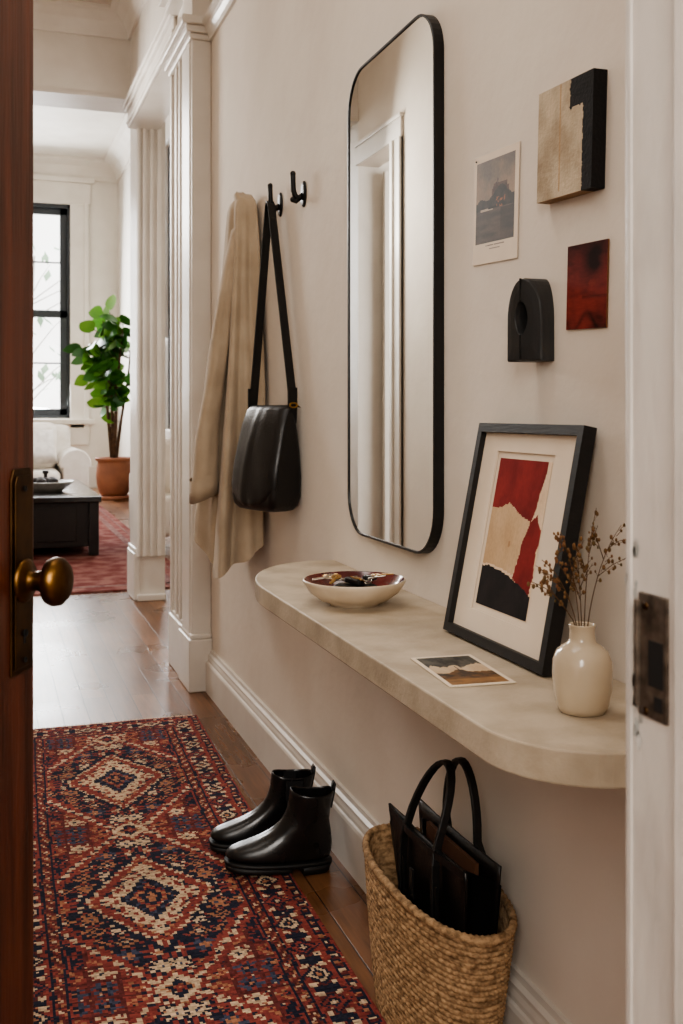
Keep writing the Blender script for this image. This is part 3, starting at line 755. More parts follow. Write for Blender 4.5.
rings = [yz(O_, 0), slant(yz(O_, -.039)), slant(yz(O_, -.042, .965, ridge=-.005)), slant(yz([((o[0]*.5+h[0]*.5),(o[1]*.5+h[1]*.5)) for o, h in zip(O_, Hh)], -.043, ridge=-.006)), slant(yz(Hh, -.043, 1.12, ridge=-.006)), slant(yz(Hh, -.034, 1.0)), yz(Hh, -.002, .9)]
sc_ = MB().loft(rings, False, False, smooth=False).build('carved_arch', M['carved'], bevel=.0015)
sc_.location = (W, 1.626, 1.288)
tag(sc_, 'small black carved wooden arch with a pointed oval hole, mounted on the wall', 'wall sculpture')
for z0, z1 in ((.104,.144),(.004,.046)):
    MB().box(-.0502, -.046, -.0009, .0009, z0, z1).build('centre_groove', M['void'], sc_)

# framed print leaning on the wall
FWd, FH, FT = .372, .397, .024
fp = tag(empty('framed_print'), 'black framed abstract print in red, cream and black leaning on the shelf', 'framed print')
lean = math.asin((.918-.842)/FH)
fp.matrix_world = Matrix.Translation((.846, 1.634, SH)) @ Matrix(((0,1,0),(-1,0,0),(0,0,1))).to_4x4() @ Matrix.Rotation(-lean, 4, 'X')
bwid = .0165
m_ = MB()
for P in ([(-FWd/2,0),(FWd/2,0),(FWd/2-bwid,bwid),(-FWd/2+bwid,bwid)], [(-FWd/2,FH),(-FWd/2+bwid,FH-bwid),(FWd/2-bwid,FH-bwid),(FWd/2,FH)],
          [(-FWd/2,0),(-FWd/2+bwid,bwid),(-FWd/2+bwid,FH-bwid),(-FWd/2,FH)], [(FWd/2,0),(FWd/2,FH),(FWd/2-bwid,FH-bwid),(FWd/2-bwid,bwid)]):
    m_.prism(P, 'y', -FT, 0)
m_.build('picture_frame', M['frame'], fp)
pw, ph = .186, .268
px0, pz1 = -.100, FH-.062
def outer_mat():
    a0, a1, b0, b1 = -FWd/2+.012, FWd/2-.012, .012, FH-.012
    c0, c1, d0, d1 = px0-.012, px0+pw+.010, pz1-ph-.012, pz1+.012
    y = -.013
    mm = MB()
    mm.box(a0,c0,y,y+.003,b0,b1).box(c1,a1,y,y+.003,b0,b1).box(c0,c1,y,y+.003,b0,d0).box(c0,c1,y,y+.003,d1,b1)
    mm.box(a0,a1,-.009,-.003,b0,b1)
    return mm
outer_mat().build('mount_board', M['mat'], fp)
TL, TR, BR, BL_ = (225,143),(348,160),(308,540),(178,487)
def pr(u, v):
    # u,v in print; edges roughened
    e = .010*nz(u*14, v*14, 1.6, 3) + .012*nz(u*4, v*4, 1.5, 5)
    u2, v2 = u+e, v+e
    cream = mixc(rgb(206,178,146), rgb(190,160,126), .5+.6*fz(u, v, 3, 2))
    c = mixc(rgb(226,204,178), rgb(214,188,160), .5+.8*nz(u, v, 5, 6))
    red = mixc(rgb(142,52,50), rgb(116,40,40), .5+.8*fz(u, v, 3.5, 8))
    blk = mixc(rgb(34,32,33), rgb(46,42,42), .5+.8*fz(u, v, 5, 1))
    if inpoly(u2, v2, [(-.1,-.1),(.94,-.1),(.93,.06),(.90,.16),(.84,.32),(.80,.40),(.60,.37),(.42,.31),(.20,.34),(-.1,.35)]): c = red
    if inpoly(u2, v2, [(-.1,.345),(.2,.335),(.34,.30),(.5,.335),(.62,.37),(.78,.385),(.72,.52),(.66,.66),(.62,.74),(.3,.72),(-.1,.715)]): c = cream
    if inpoly(u2, v2, [(.78,.40),(.86,.36),(.90,.34),(.94,.40),(1.02,.44),(.98,.60),(.99,.72),(.96,.84),(.80,.81),(.62,.76),(.68,.62),(.72,.50)]): c = red
    if inpoly(u2, v2, [(-.1,.725),(.3,.735),(.62,.765),(.97,.84),(1.1,.87),(1.1,1.1),(-.1,1.1)]): c = blk
    if math.hypot(u-.46, (v-.56)) < .02: c = mixc(c, rgb(150,104,70), .5)
    return mulc(c, 1+.10*nz(u*30, v*30, 1.5, 4))
po_ = painted_board('abstract_print', pw, ph, .0006, 90, 124, pr, M['print'], rgb(226,204,178))
po_.parent = fp; po_.location = (px0+pw/2, -.0095, pz1-ph/2)

# postcard lying on the shelf
def pc_land(u, v):
    if u < .07 or u > .93 or v < .05 or v > .95: return mulc(rgb(218,204,184), 1+.04*nz(u, v, 8, 2))
    x = (u-.07)/.86; y = (v-.05)/.9
    c = mixc(rgb(196,176,148), rgb(176,150,120), y + .5*fz(x, y, 4, 3))
    if y < .36+.10*nz(x*3, 0, 1.7, 4)+.06*nz(x*14, y*6, 1.5, 2): c = mixc(rgb(44,42,38), rgb(84,80,72), .35+1.0*fz(x, y, 8, 5))
    if y > .60-.10*math.exp(-((x-.45)/.14)**2)+.03*nz(x*9, 1, 1.6, 7): c = mixc(rgb(110,78,48), rgb(52,40,32), .5+1.1*fz(x, y*2, 5, 9))
    if y > .82: c = mixc(c, rgb(150,112,70), .5+.6*nz(x*4, y*9, 1.4, 12))
    if abs(x-.47) < .045*(y-.36)/.3 and .36 < y < .68: c = rgb(66,50,40)
    return mulc(c, 1+.1*nz(x, y, 40, 4))
pcs = painted_board('postcard', .108, .192, .0014, 60, 90, pc_land, M['photo'], rgb(200,184,160))
pcs.matrix_world = Matrix.Translation((.7235, 1.532, SH+.0008)) @ Matrix.Rotation(math.radians(-4.5), 4, 'Z') @ Matrix.Rotation(-PI/2, 4, 'X')
tag(pcs, 'landscape photo postcard lying flat on the shelf in front of the framed print', 'postcard')

# vase and dried sprigs
VX, VY = .786, 1.272
vs_ = MB().lathe([(.0001,.002),(.029,.002),(.031,0),(.034,.001),(.038,.010),(.0425,.035),(.0435,.058),(.0425,.074),(.037,.088),(.027,.096),(.0205,.1005),(.0185,.106),(.0182,.118),(.0195,.124),(.0198,.1255),(.0185,.1262),(.0168,.125),(.0160,.115),(.0165,.104),(.022,.094),(.032,.084),(.036,.06),(.03,.01),(.0001,.008)], n=56).build('ceramic_vase', M['vase'])
vs_.location = (VX, VY, SH); vs_.scale = (.95, .95, .96)
tag(vs_, 'small cream glazed bottle vase on the near end of the shelf', 'vase')
Rv = Vector((.9466, -.3223, 0)); Fv = Vector((.3223, .9466, 0))
sprigs = [
 ('tall upright dried sprig with sparse buds', (.022,.160,.01), 1, [(.45,(-.012,.03)),(.6,(.012,.03))]),
 ('dried sprig leaning furthest right towards the door jamb', (.053,.138,-.005), 2, [(.5,(.03,.02)),(.65,(-.012,.035)),(.75,(.022,.01))]),
 ('dried sprig arching left in front of the print mount', (-.060,.092,-.02), 3, [(.55,(-.03,.025)),(.7,(-.022,-.006)),(.8,(.012,.028))]),
 ('dark dried sprig in front of the black picture frame edge', (-.030,.128,.0), 4, [(.4,(-.02,.03)),(.6,(.015,.03)),(.75,(-.014,.02))]),
 ('short drooping dried sprig lowest on the left', (-.072,.060,-.01), 5, [(.6,(-.018,.02)),(.75,(-.008,.022))]),
 ('short feathery dried sprig in the middle of the vase', (-.004,.090,.012), 6, [(.4,(-.012,.03)),(.55,(.012,.028)),(.7,(-.008,.02))]),
]
for lab, (r, u, f), sd, br in sprigs:
    random.seed(sd*13)
    t = thing('dried_sprig', lab, 'dried flower', (VX, VY, SH+.107), 0, 'dried sprigs in the cream vase')
    tip = Rv*r + Fv*f + zv*(u+.012); a0 = Rv*(r*.15) + Fv*(f*.1) + zv*.014
    low = Rv*(-r*.10) + zv*-.075
    def pt(s):
        return low.lerp(a0, min(1, s/.3)) if s < .3 else a0.lerp(tip, (s-.3)/.7) + Rv*(r*.18*math.sin(PI*(s-.3)/.7)*-1) + zv*.004*math.sin(9*s)
    stm = MB().tube([pt(i/14) for i in range(15)], [.0011-.0006*i/14 for i in range(15)], 6)
    bd = MB()
    def buds(p, q, n):
        for i in range(n):
            c = p.lerp(q, (i+.5)/n) + Rv*random.uniform(-.006,.006) + Fv*random.uniform(-.006,.006) + zv*random.uniform(-.003,.004)
            rr = random.uniform(.0015,.0029)
            bd.ball(c, rr, 6, 4, (1,1,1.35))
            stm.tube([p.lerp(q, max(0,(i-.2)/n)), c], .0004, 4)
    buds(pt(.62), pt(1), 11)
    for s, (dr_, du) in br:
        p = pt(.3+.7*s); q = p + Rv*dr_*1.3 + zv*du*1.3 + Fv*random.uniform(-.02,.02)
        stm.tube([p, p.lerp(q,.5)+zv*.003, q], [.0007,.0006,.0004], 5)
        buds(p.lerp(q,.3), q, 7)
    so3 = stm.build('stem', M['twig'], t); bd.build('buds', M['bud'] if sd in (3,4) else M['bud2'], so3)
#SECTION floor objects
# ------------------------------------------------------------------ rug
RW, RL = .725, 3.30
RC = (navy, red, drk, crm, tan, blu) = (rgb(38,40,54), rgb(130,64,58), rgb(96,48,46), rgb(192,168,140), rgb(158,110,84), rgb(66,70,88))
def h2(i, j, s=0):
    n = (int(i)*374761393 + int(j)*668265263 + s*2246822519) & 0xffffffff
    n = ((n ^ (n >> 13)) * 1274126177) & 0xffffffff
    return ((n ^ (n >> 16)) & 0xffff) / 65535.0
Q = .0105        # one woven step
MOTIF = ["..3..", ".313.", "31413", ".313.", "..3.."], ["3.3.3", ".333.", "33133", ".333.", "3.3.3"], [".1.1.", "11311", ".343.", "11311", ".1.1."], ["..4..", ".4.4.", "4.3.4", ".4.4.", "..4.."]
def rugcol(x, y):
    """x from the centre line, y along from the near end (world Y of near end is R_Y0)"""
    e = min(RW/2-abs(x), y, RL-y)
    along = y if RW/2-abs(x) <= min(y, RL-y) else x
    k = int(math.floor(along/Q)); 
    if e < .008: return 1
    if e < .030:                                   # outer guard
        if e < .012 or e > .026: return 0
        return (3 if k % 6 == 0 else 4 if k % 3 == 0 else 0 if k % 3 == 1 else 2)
    if e < .038: return 1
    if e < .108:                                   # main border
        c = (e-.073)/Q; m = ((along/Q) % 11) - 5.5; fl = int(along/Q//11) % 2
        r = abs(m)+abs(c)*1.2
        base = 2 if (abs(c) < 2.2) else 1
        base = 0 if abs(abs(m)-5.0) < 1.0 and abs(c) < 2.4 else base
        if r < .9: return 4 if fl else 3
        if r < 1.9: return 0
        if r < 3.0: return 3 if fl else 1
        if r < 3.9: return 0
        if abs(abs(m)-3.6) < .8 and abs(abs(c)-1.9) < .7: return 3
        return base
    if e < .116: return 0
    if e < .136:                                   # inner guard, small zigzag
        return (3 if k % 2 else 4) if (int((e-.116)/.0067) + k) % 4 == 0 else (1 if (int((e-.116)/.0067)+k) % 3 == 1 else 2)
    if e < .144: return 0
    if e < .149: return 1
    # field
    P = .86; yy = ((y-M0+P/2) % P) - P/2
    a, b = abs(x)/Q, abs(yy)/Q
    a = math.floor(a+.5); b = math.floor(b+.5)
    d = a + b*.62
    side = yy > 0
    if d < 1.6: return 4
    if d < 3.0: return 0
    if d < 4.4: return 1 if (a+b) % 2 else 4
    if d < 7.0: return 0 if (a*3+b) % 4 else 5
    if d < 8.0: return 3
    if d < 11.0: return 3 if ((int(a)+int(b)*2) % 5 and h2(a, b, 31) > .15) else 1
    if d < 12.0: return 0 if (int(a)+int(b)) % 2 else 3
    if d < 14.4: return 1 if (int(a)*2+int(b)) % 7 else 4
    if d < 15.4: return 3 if int(b) % 3 else 1
    if d < 17.2: return 0
    yb = P/2-abs(yy); b2 = math.floor(yb/Q+.5); d2 = a + b2*.8
    if d2 < 1.5: return 1
    if d2 < 2.8: return 0
    if d2 < 5.0: return 3 if (a+b2) % 3 else 4
    if d2 < 6.2: return 1
    if d2 < 7.2: return 3 if b2 % 2 else 0
    if abs(d-27) < .9: return 1
    if abs(d-28.6) < .7: return 3 if b % 3 else 0
    if abs(d-30.2) < .9: return 1
    # scattered hooked motifs on navy ground
    gx, gy = int(a)//6, int(b)//6
    mt = MOTIF[int(h2(gx, gy, 5)*3.99)]
    ii, jj = int(a) % 6, int(b) % 6
    corner = d > 31
    if ii < 5 and jj < 5:
        ch = mt[jj][ii]
        if ch != '.':
            cc = int(ch)
            if h2(gx, gy, 9) < .55 and cc == 3: cc = 4 if not corner else 0
            if h2(gx, gy, 11) < .3 and cc == 1: cc = 5
            if corner and cc == 1: cc = 0
            return cc
    if corner: return 2 if (ii == 5 or jj == 5) else 1
    if (ii == 5) != (jj == 5): return 0 if (ii+jj) % 2 else 1
    return 0
R_Y0 = .80
M0 = 2.60 - R_Y0
nx_, ny_ = 132, 600
rvs = []; 
for j in range(ny_+1):
    for i in range(nx_+1):
        x = -RW/2 + RW*i/nx_; y = RL*j/ny_
        wv_ = .006*math.sin(y*2.1) if True else 0
        rvs.append((x + wv_ + .002*nz(x*0, y, 9, 1), y + .006*nz(x, 0, 5, 2), .009 + .0012*nz(x, y, 40, 3) + .0015*nz(x, y, 5, 8)))
rfs = []; rcs = []
for j in range(ny_):
    y = RL*(j+.5)/ny_
    for i in range(nx_):
        x = -RW/2 + RW*(i+.5)/nx_
        a = j*(nx_+1)+i
        rfs.append((a, a+1, a+nx_+2, a+nx_+1))
        jx = .0055*nz(x, y, 48, 3) + .005*nz(x, y, 20, 9); jy = .0055*nz(x, y, 48, 5) + .006*nz(x, y, 20, 12)
        ci = rugcol(x+jx, min(RL-.001, max(.001, y+jy)))
        if h2(i, j, 3) < .045: ci = (0,1,3,4,2,0)[int(h2(i, j, 8)*5.99)]
        c = RC[ci]
        k = .72 + .5*h2(i, j, 1) + .22*nz(x, y, 7, 4) + .12*math.sin(y*330+h2(0,j,2)*3)
        rcs.append(mulc(c, max(.35, k)))
# sides
n0 = len(rvs)
edge = [i for i in range(nx_+1)] + [j*(nx_+1)+nx_ for j in range(1, ny_+1)] + [ny_*(nx_+1)+i for i in range(nx_-1, -1, -1)] + [j*(nx_+1) for j in range(ny_-1, 0, -1)]
for e_ in edge: rvs.append((rvs[e_][0], rvs[e_][1], .001))
ne = len(edge)
for k in range(ne):
    k2 = (k+1) % ne
    rfs.append((edge[k], n0+k, n0+k2, edge[k2])); rcs.append(drk)
rg = thing('runner_rug', 'red and navy patterned runner rug with diamond medallions on the hall floor', 'rug', (.350, R_Y0, 0), math.radians(-1.3))
me = bpy.data.meshes.new('rug_pile'); me.from_pydata(rvs, [], rfs)
at = me.color_attributes.new('Col', 'FLOAT_COLOR', 'CORNER')
at.data.foreach_set('color', np.repeat(np.array(rcs, dtype=np.float32), 4, axis=0).ravel())
me.materials.append(M['rug']); me.update()
ro = bpy.data.objects.new('rug_pile', me); COL.objects.link(ro); ro.parent = rg
random.seed(5)
for yb_, sgn in ((RL,1),(0,-1)):
    fr = MB()
    for k in range(190):
        x = -RW/2 + RW*(k+.5)/190
        L_ = random.uniform(.022,.040); dx = random.uniform(-.006,.006)
        fr.tube([(x,yb_-.002*sgn,.006),(x+dx*.5,yb_+L_*.5*sgn,.004),(x+dx,yb_+L_*sgn,.002)], .0016, 4)
    fo_ = fr.build('fringe', M['fringe'], rg); fo_['kind'] = 'stuff'

# ------------------------------------------------------------------ boots
def boot_ring(z, lf, lb, hwf, hwb, n=40, off=0.0):
    """outline in (l,w): l forward. lf toe, lb heel"""
    P = []
    for k in range(n):
        a = 2*PI*k/n; ca, sa = math.cos(a), math.sin(a)
        l = (lf+lb)/2 + (lf-lb)/2*math.copysign(abs(ca)**.80, ca)
        t = (l-lb)/(lf-lb)
        hw = hwb + (hwf-hwb)*(3*t*t-2*t**3)
        if t > .80: hw *= 1 - .06*((t-.8)/.2)**2
        w = hw*math.copysign(abs(sa)**.75, sa) + off*math.sin(PI*min(1,max(0,t)))*.006
        P.append(Vector((l, w, z)))
    return P
SC = 1.0
def make_boot(label, loc, rz, side):
    b = thing('ankle_boot', label, 'boot', loc, rz, 'pair of black ankle boots')
    #        z     toe   heel  hwF   hwB
    T = [(.028,.276,.004,.049,.036),(.040,.279,.002,.0495,.037),(.050,.275,.000,.048,.0365),(.059,.263,.0,.0455,.036),(.066,.246,.0,.043,.0355),(.074,.222,.0,.041,.035),
         (.084,.196,.002,.039,.035),(.096,.172,.004,.0375,.0345),(.110,.152,.007,.0365,.0345),(.126,.137,.010,.036,.035),(.146,.128,.011,.0365,.0355),(.168,.123,.009,.037,.037),(.190,.121,.006,.038,.038),(.210,.120,.003,.039,.039)]
    rings = []
    for z, lf, lb, a, c in T:
        R = boot_ring(z, lf, lb, a, c, off=side)
        if z > .1:     # top line dips at the sides, higher at front and back
            R = [Vector((p.x, p.y, p.z - (.010*(z-.1)/.1)*(1-abs((p.x-.062)/.064)**2 if abs(p.x-.062) < .064 else 0))) for p in R]
        if .1 < z < .17: R = [Vector((p.x + .0015*math.sin(p.y*120+z*260), p.y*(1+.02*math.sin(z*300)), p.z)) for p in R]
        rings.append(R)
    top = rings[-1]; c = sum(top, Vector())/len(top)
    rings.append([c+(p-c)*.955+Vector((0,0,.0015)) for p in top])
    rings.append([c+(p-c)*.93 for p in top])
    for dz, s in ((.03,.90),(.07,.86),(.1,.82)): rings.append([c+(p-c)*s-Vector((0,0,dz)) for p in top])
    MB().loft(rings, True, True).build('upper', M['bootleather'], b, subsurf=1)
    # welt and sole
    so = [boot_ring(z, lf, lb, a, c_, off=side) for z, lf, lb, a, c_ in ((.0185,.272,.003,.0475,.0345),(.019,.279,-.003,.0535,.0395),(.027,.280,-.003,.054,.040),(.0285,.276,.0,.051,.038))]
    MB().loft(so).build('welt', M['rubber'], b)
    fs_ = [[Vector((max(p.x,.105), p.y, z)) for p in boot_ring(z, lf, .06, a, .036, off=side)] for z, lf, a in ((.004,.262,.047),(.006,.276,.052),(.0188,.278,.053))]
    MB().loft(fs_).build('sole', M['rubber'], b)
    hs = [[Vector((min(p.x,.078), p.y, z)) for p in boot_ring(z, .16, lb, .042, w_, off=side)] for z, lb, w_ in ((.0005,.003,.0365),(.010,.001,.038),(.0188,-.002,.0392))]
    MB().loft(hs).build('heel', M['rubber'], b)
    # elastic gores
    for s in (-1, 1):
        g = []
        for z, l0, l1, w_ in ((.100,.058,.070,.0368),(.125,.050,.078,.0368),(.15,.044,.084,.0376),(.18,.040,.086,.0390),(.196,.039,.087,.0396)):
            g.append([Vector((l0+(l1-l0)*k/6, s*(w_+.0005), z)) for k in range(7)])
        gm = MB(); gm.add([p for r in g for p in r], [(i*7+k,i*7+k+1,(i+1)*7+k+1,(i+1)*7+k) for i in range(4) for k in range(6)], True)
        gm.build('elastic_gore', M['elastic'], b)
    b.rotation_euler.y = -.062
    MB().ribbon([(.0085,0,.160),(.0045,0,.185),(.0015,0,.208),(.0005,0,.222),(.004,0,.227),(.0075,0,.220),(.0085,0,.205)], (0,1,0), .017, .003).build('pull_tab', M['strap'], b)
    return b
make_boot('black leather ankle boot standing nearer the camera', (.862, 2.625, 0.0015), PI-.14, 1)
make_boot('black leather ankle boot standing further back', (.850, 2.765, 0.0015), PI-.10, -1)

# ------------------------------------------------------------------ basket
bk = thing('seagrass_basket', 'tall oval woven seagrass basket against the wall under the shelf', 'basket', (.822, 1.868, 0))
BH = .297; NT, NZ = 420, 174
def bwall(th, z, inner=0.0):
    t = z/BH
    ax = .074 + .026*t**.8; ay = .205 + .055*t**.8
    cx = -.005 + .007*t
    c_, s_ = math.cos(th), math.sin(th); ex = .88
    return Vector((cx + (ax-inner)*math.copysign(abs(c_)**ex, c_), (ay-inner)*math.copysign(abs(s_)**ex, s_), z))
rows = 29
def braid(th, z, k=1):
    u = z/BH*rows; row = math.floor(u); f = u-row
    coil = math.sqrt(max(0, 1-(2*f-1)**2))
    tw = math.sin(th*74 + row*2.4 + (f-.5)*2.4)
    return .0048*coil + .0013*coil*tw
rings = []
for j in range(NZ+1):
    z = BH*j/NZ; ring = []
    for k in range(NT):
        th = 2*PI*k/NT; p = bwall(th, z); q = bwall(th, z, .004); nrm = (p-q); nrm.z = 0
        nrm = nrm.normalized() if nrm.length > 1e-6 else Vector((1,0,0))
        ring.append(p + nrm*(braid(th, z) - .005 + .0012*nz(th*3, z*60, 1.3, 2)))
    rings.append(ring)
for z in (BH, BH*.75, BH*.4, .012):
    rings.append([bwall(2*PI*k/NT, z, .012) for k in range(NT)])
MB().loft(rings, True, True).build('basket_body', M['wicker'], bk, fix=True)
rim = MB(); RR = []; nt = 260
for k in range(nt):
    th = 2*PI*k/nt; c = bwall(th, BH, .005) + Vector((0,0,.002)); o2 = bwall(th, BH, -.02); nrm = (o2-c); nrm.z = 0; nrm.normalize()
    ring = []
    for q in range(10):
        a = 2*PI*q/10; r = .0082*(1+.16*math.sin(th*70 + a*2))
        ring.append(c + nrm*r*math.cos(a) + Vector((0,0,1))*r*math.sin(a))
    RR.append(ring)
vsr = [p for r in RR for p in r]
rim.add(vsr, [(k*10+q, k*10+(q+1)%10, ((k+1)%nt)*10+(q+1)%10, ((k+1)%nt)*10+q) for k in range(nt) for q in range(10)], True)
rim.build('rim', M['wicker'], bk)

# ------------------------------------------------------------------ tote bag in the basket
TT = empty('tote_bag')
tag(TT, 'black leather tote bag with twin handles standing inside the basket', 'bag')
TT.matrix_world = Matrix.Translation((.830, 1.815, .062)) @ Matrix.Rotation(math.radians(91), 4, 'Z') @ Matrix.Rotation(math.radians(-1.5), 4, 'X')
# local: x along width (+x is far, towards +Y), y depth (+y toward room/-X), z up
tw0, tw1, th_ = .182, .168, .345
def panel(yb, yt, s, bow, n=16, m=14, hw_b=.112, hw_t=.173, h=th_):
    F = []
    for j in range(m+1):
        t = j/m; r = []
        for i in range(n+1):
            u = -1+2*i/n
            hw = hw_b+(hw_t-hw_b)*t
            y = yb+(yt-yb)*t + s*bow*(1-u*u)*math.sin(PI*min(1,t*.9+.1)) + .003*noise.noise(Vector((u*2.5,t*3,s*5.)))
            r.append(Vector((u*hw, y, h*t - .004*math.cos(u*PI/2)*t)))
        F.append(r)
    B = [[p - Vector((0, s*.005, 0)) for p in r] for r in F]
    mb = MB(); mb.loft([f + b[::-1] for f, b in zip(F, B)])
    return mb
fpn = panel(.026,.040,1,.012).build('front_panel', M['leather'], TT)
panel(-.024,-.030,-1,.006).build('back_panel', M['leather'], TT)
for sx in (-1, 1):
    g = []
    for j in range(11):
        t = j/10; r = []
        for i in range(9):
            u = -1+2*i/8
            y = u*(.024+.011*t) + .005*t; r.append(Vector((sx*(.111+.060*t - (.085*t**1.2)*(1-abs(u))), y, (th_*.90)*t)))
        g.append(r)
    Bk = [[p - Vector((sx*.004,0,0)) for p in r] for r in g]
    MB().loft([f+b[::-1] for f, b in zip(g, Bk)], smooth=False).build('gusset', M['strap'], TT)
MB().box(-.108,.108,-.022,.022,0,.01).build('base_panel', M['leather'], TT)
MB().box(-.105,.105,-.004,.004,.10,.325, Matrix.Rotation(.05,4,'X')).build('lining_divider', mat('tan_lining', rgb(92,58,36), .8), TT)
MB().ribbon([(-.168,.040,th_-.006),(-.05,.0535,th_-.006),(.05,.0535,th_-.006),(.168,.040,th_-.006)], (0,0,1), .014, .004).build('top_binding', M['strap'], fpn)
def handle(y, s, lean_):
    P = [(-.074, y+s*.010, .215)]
    P += [(-.074, y+s*.010, .25),(-.072, y+s*.006, .32)]
    for k in range(0, 17):
        a = PI - PI*k/16
        P.append((.066*math.cos(a)*1.0, y + lean_*math.sin(a), .345 + .130*math.sin(a)**.9))
    P += [(.072, y+s*.006, .32),(.074, y+s*.010, .25),(.074, y+s*.010, .215)]
    return P
for y, s, ln in ((.045,1,-.056),(-.038,-1,-.004)):
    pts = handle(y, s, ln)
    m1 = MB().ribbon(pts, [(0,0,0) if False else Vector((0,1,0)) if 4 < i < len(pts)-5 else Vector((1,.001,0)) if False else Vector((0,1,0)) for i in range(len(pts))], .016, .008)
    m1 = m1.build('handle', M['strap'], TT, bevel=.002)
    for sx in (-1, 1):
        MB().ribbon([(sx*.074, y+s*.011, .285),(sx*.074, y+s*.013, .2),(sx*.074, y+s*.010, .09)], (1,0,0), .024, .004).build('handle_tab', M['strap'], m1)
MB().ribbon([(-.005,.0685,.29),(-.005,.070,.262),(-.005,.0685,.235)], (1,0,0), .014, .004).build('closure_tab', M['strap'], fpn)
MB().ribbon([(-.005,.0705,.240),(-.005,.0705,.228)], (1,0,0), .008, .003).build('clasp', M['darkbrass'], fpn)
#SECTION living room
# ------------------------------------------------------------------ living room
def rbox(name, x0, x1, y0, y1, z0, z1, m, parent, r=.06, puff=0.0):
    mb = MB(); n = 8
    mb.box(x0,x1,y0,y1,z0,z1)
    o = mb.build(name, m, parent, bevel=r, seg=5)
    for p in o.data.polygons: p.use_smooth = True
    return o
def cushion(name, c, sx, sy, sz, m, parent, Mx=None, n=14):
    """pillow shape: thin rims, full middle"""
    vs = []; fs = []
    for s in (1, -1):
        for j in range(n+1):
            for i in range(n+1):
                u, v = -1+2*i/n, -1+2*j/n
                k = max(0, (1-u**4)*(1-v**4))**.45
                pin = 1 - .07*(1-abs(v))*abs(u)**2 * 0 
                p = Vector((u*sx*(1-.06*(1-v*v)), s*sy*k, v*sz*(1-.06*(1-u*u))))
                if Mx: p = Mx @ p
                vs.append(p + Vector(c))
    N1 = (n+1)**2
    for s in range(2):
        for j in range(n):
            for i in range(n):
                a = s*N1 + j*(n+1)+i; f = (a, a+1, a+n+2, a+n+1); fs.append(f if s == 0 else f[::-1])
    o = MB().add(vs, fs, True).build(name, m, parent)
    return o
# red rug
lr = MB().box(-2.2, 1.40, 7.12, 13.6, .002, .014).build('living_rug', None)
lm = mat('faded_red_rug', rgb(112,58,54), .95, col2=rgb(140,98,90), scale=7, bump=.3, bscale=120, spec=.1, detail=8, mix=(.42,.6))
lr.data.materials.append(lm)
tag(lr, 'faded red patterned rug on the living room floor under the coffee table', 'rug')
MB().box(1.20, 1.26, 7.2, 13.5, .012, .0155).box(1.32,1.34,7.14,13.58,.012,.0155).box(-2.1,1.26,7.26,7.32,.012,.0155).build('rug_border', mat('rug_border_cream', rgb(136,104,94), .95, col2=rgb(94,46,44), scale=20), lr)
# coffee table
tb = thing('coffee_table', 'low black wooden trunk table standing on the red rug', 'coffee table', (.12, 9.9, .0158))
MB().box(-.85,.80,-1.06,1.15,.44,.49).build('table_top', M['ebonytop'], tb, bevel=.008)
MB().box(-.80,.74,-1.0,1.09,.07,.44).build('table_body', M['ebony'], tb, bevel=.006)
for x in (-.82,.70):
    for y in (-1.03,1.06):
        MB().box(x,x+.08,y,y+.06,0,.44).build('leg', M['ebony'], tb, bevel=.005)
MB().box(-.62,.60,-1.012,-1.0,.12,.40).build('drawer_front', M['ebony'], tb, bevel=.004)
MB().ball((.0,-1.02,.30), .022).build('drawer_pull', M['key'], tb.children[-1])
# things on the table
tz = .5062
tr = thing('shallow_bowl', 'shallow pale grey bowl holding dark pods on the coffee table', 'bowl', (.52, 9.55, tz))
MB().lathe([(.0001,.008),(.10,.008),(.11,0),(.13,0),(.17,.03),(.225,.075),(.235,.085),(.225,.088),(.16,.045),(.0001,.02)], n=40).build('bowl_body', M['greyceramic'], tr)
random.seed(2)
for k in range(6):
    a = k*1.05; r = .10 if k else 0
    pc = MB()  .ball((0,0,0), .046, 10, 8, (1,1,.8)).build('seed_pod', M['darkfruit'])
    pc.location = (.52+r*math.cos(a), 9.55+r*math.sin(a), tz+.085)
    tag(pc, 'dark round seed pod lying in the shallow pale bowl', 'seed pod', 'seed pods in the shallow bowl')
for k, (bx_, by_, bz_, bw_, bd_, m_, lab) in enumerate(((.03,9.45,tz,.20,.28,M['darkcover'],'dark covered book at the bottom of the pair on the coffee table'),(.04,9.47,tz+.045,.17,.24,M['paper'],'pale covered book lying on top of the dark book'))):
    b = thing('book', lab, 'book', (bx_, by_, bz_), .2-.3*k, 'books on the coffee table')
    MB().box(-bw_,bw_,-bd_/2,bd_/2,0,.006).box(-bw_,bw_,-bd_/2,bd_/2,.036,.042).box(-bw_,-bw_+.006,-bd_/2,bd_/2,0,.042).build('cover', m_, b, bevel=.002)
    MB().box(-bw_+.006,bw_-.01,-bd_/2+.01,bd_/2-.01,.006,.036).build('pages', M['paper'], b)
cnd = thing('candlestick', 'small dark candlestick on the coffee table behind the shallow bowl', 'candlestick', (.55, 10.3, tz))
MB().lathe([(.0001,.0),(.07,0),(.07,.01),(.02,.025),(.016,.10),(.03,.12),(.03,.14),(.0001,.14)], n=20).build('holder', M['ebony'], cnd)
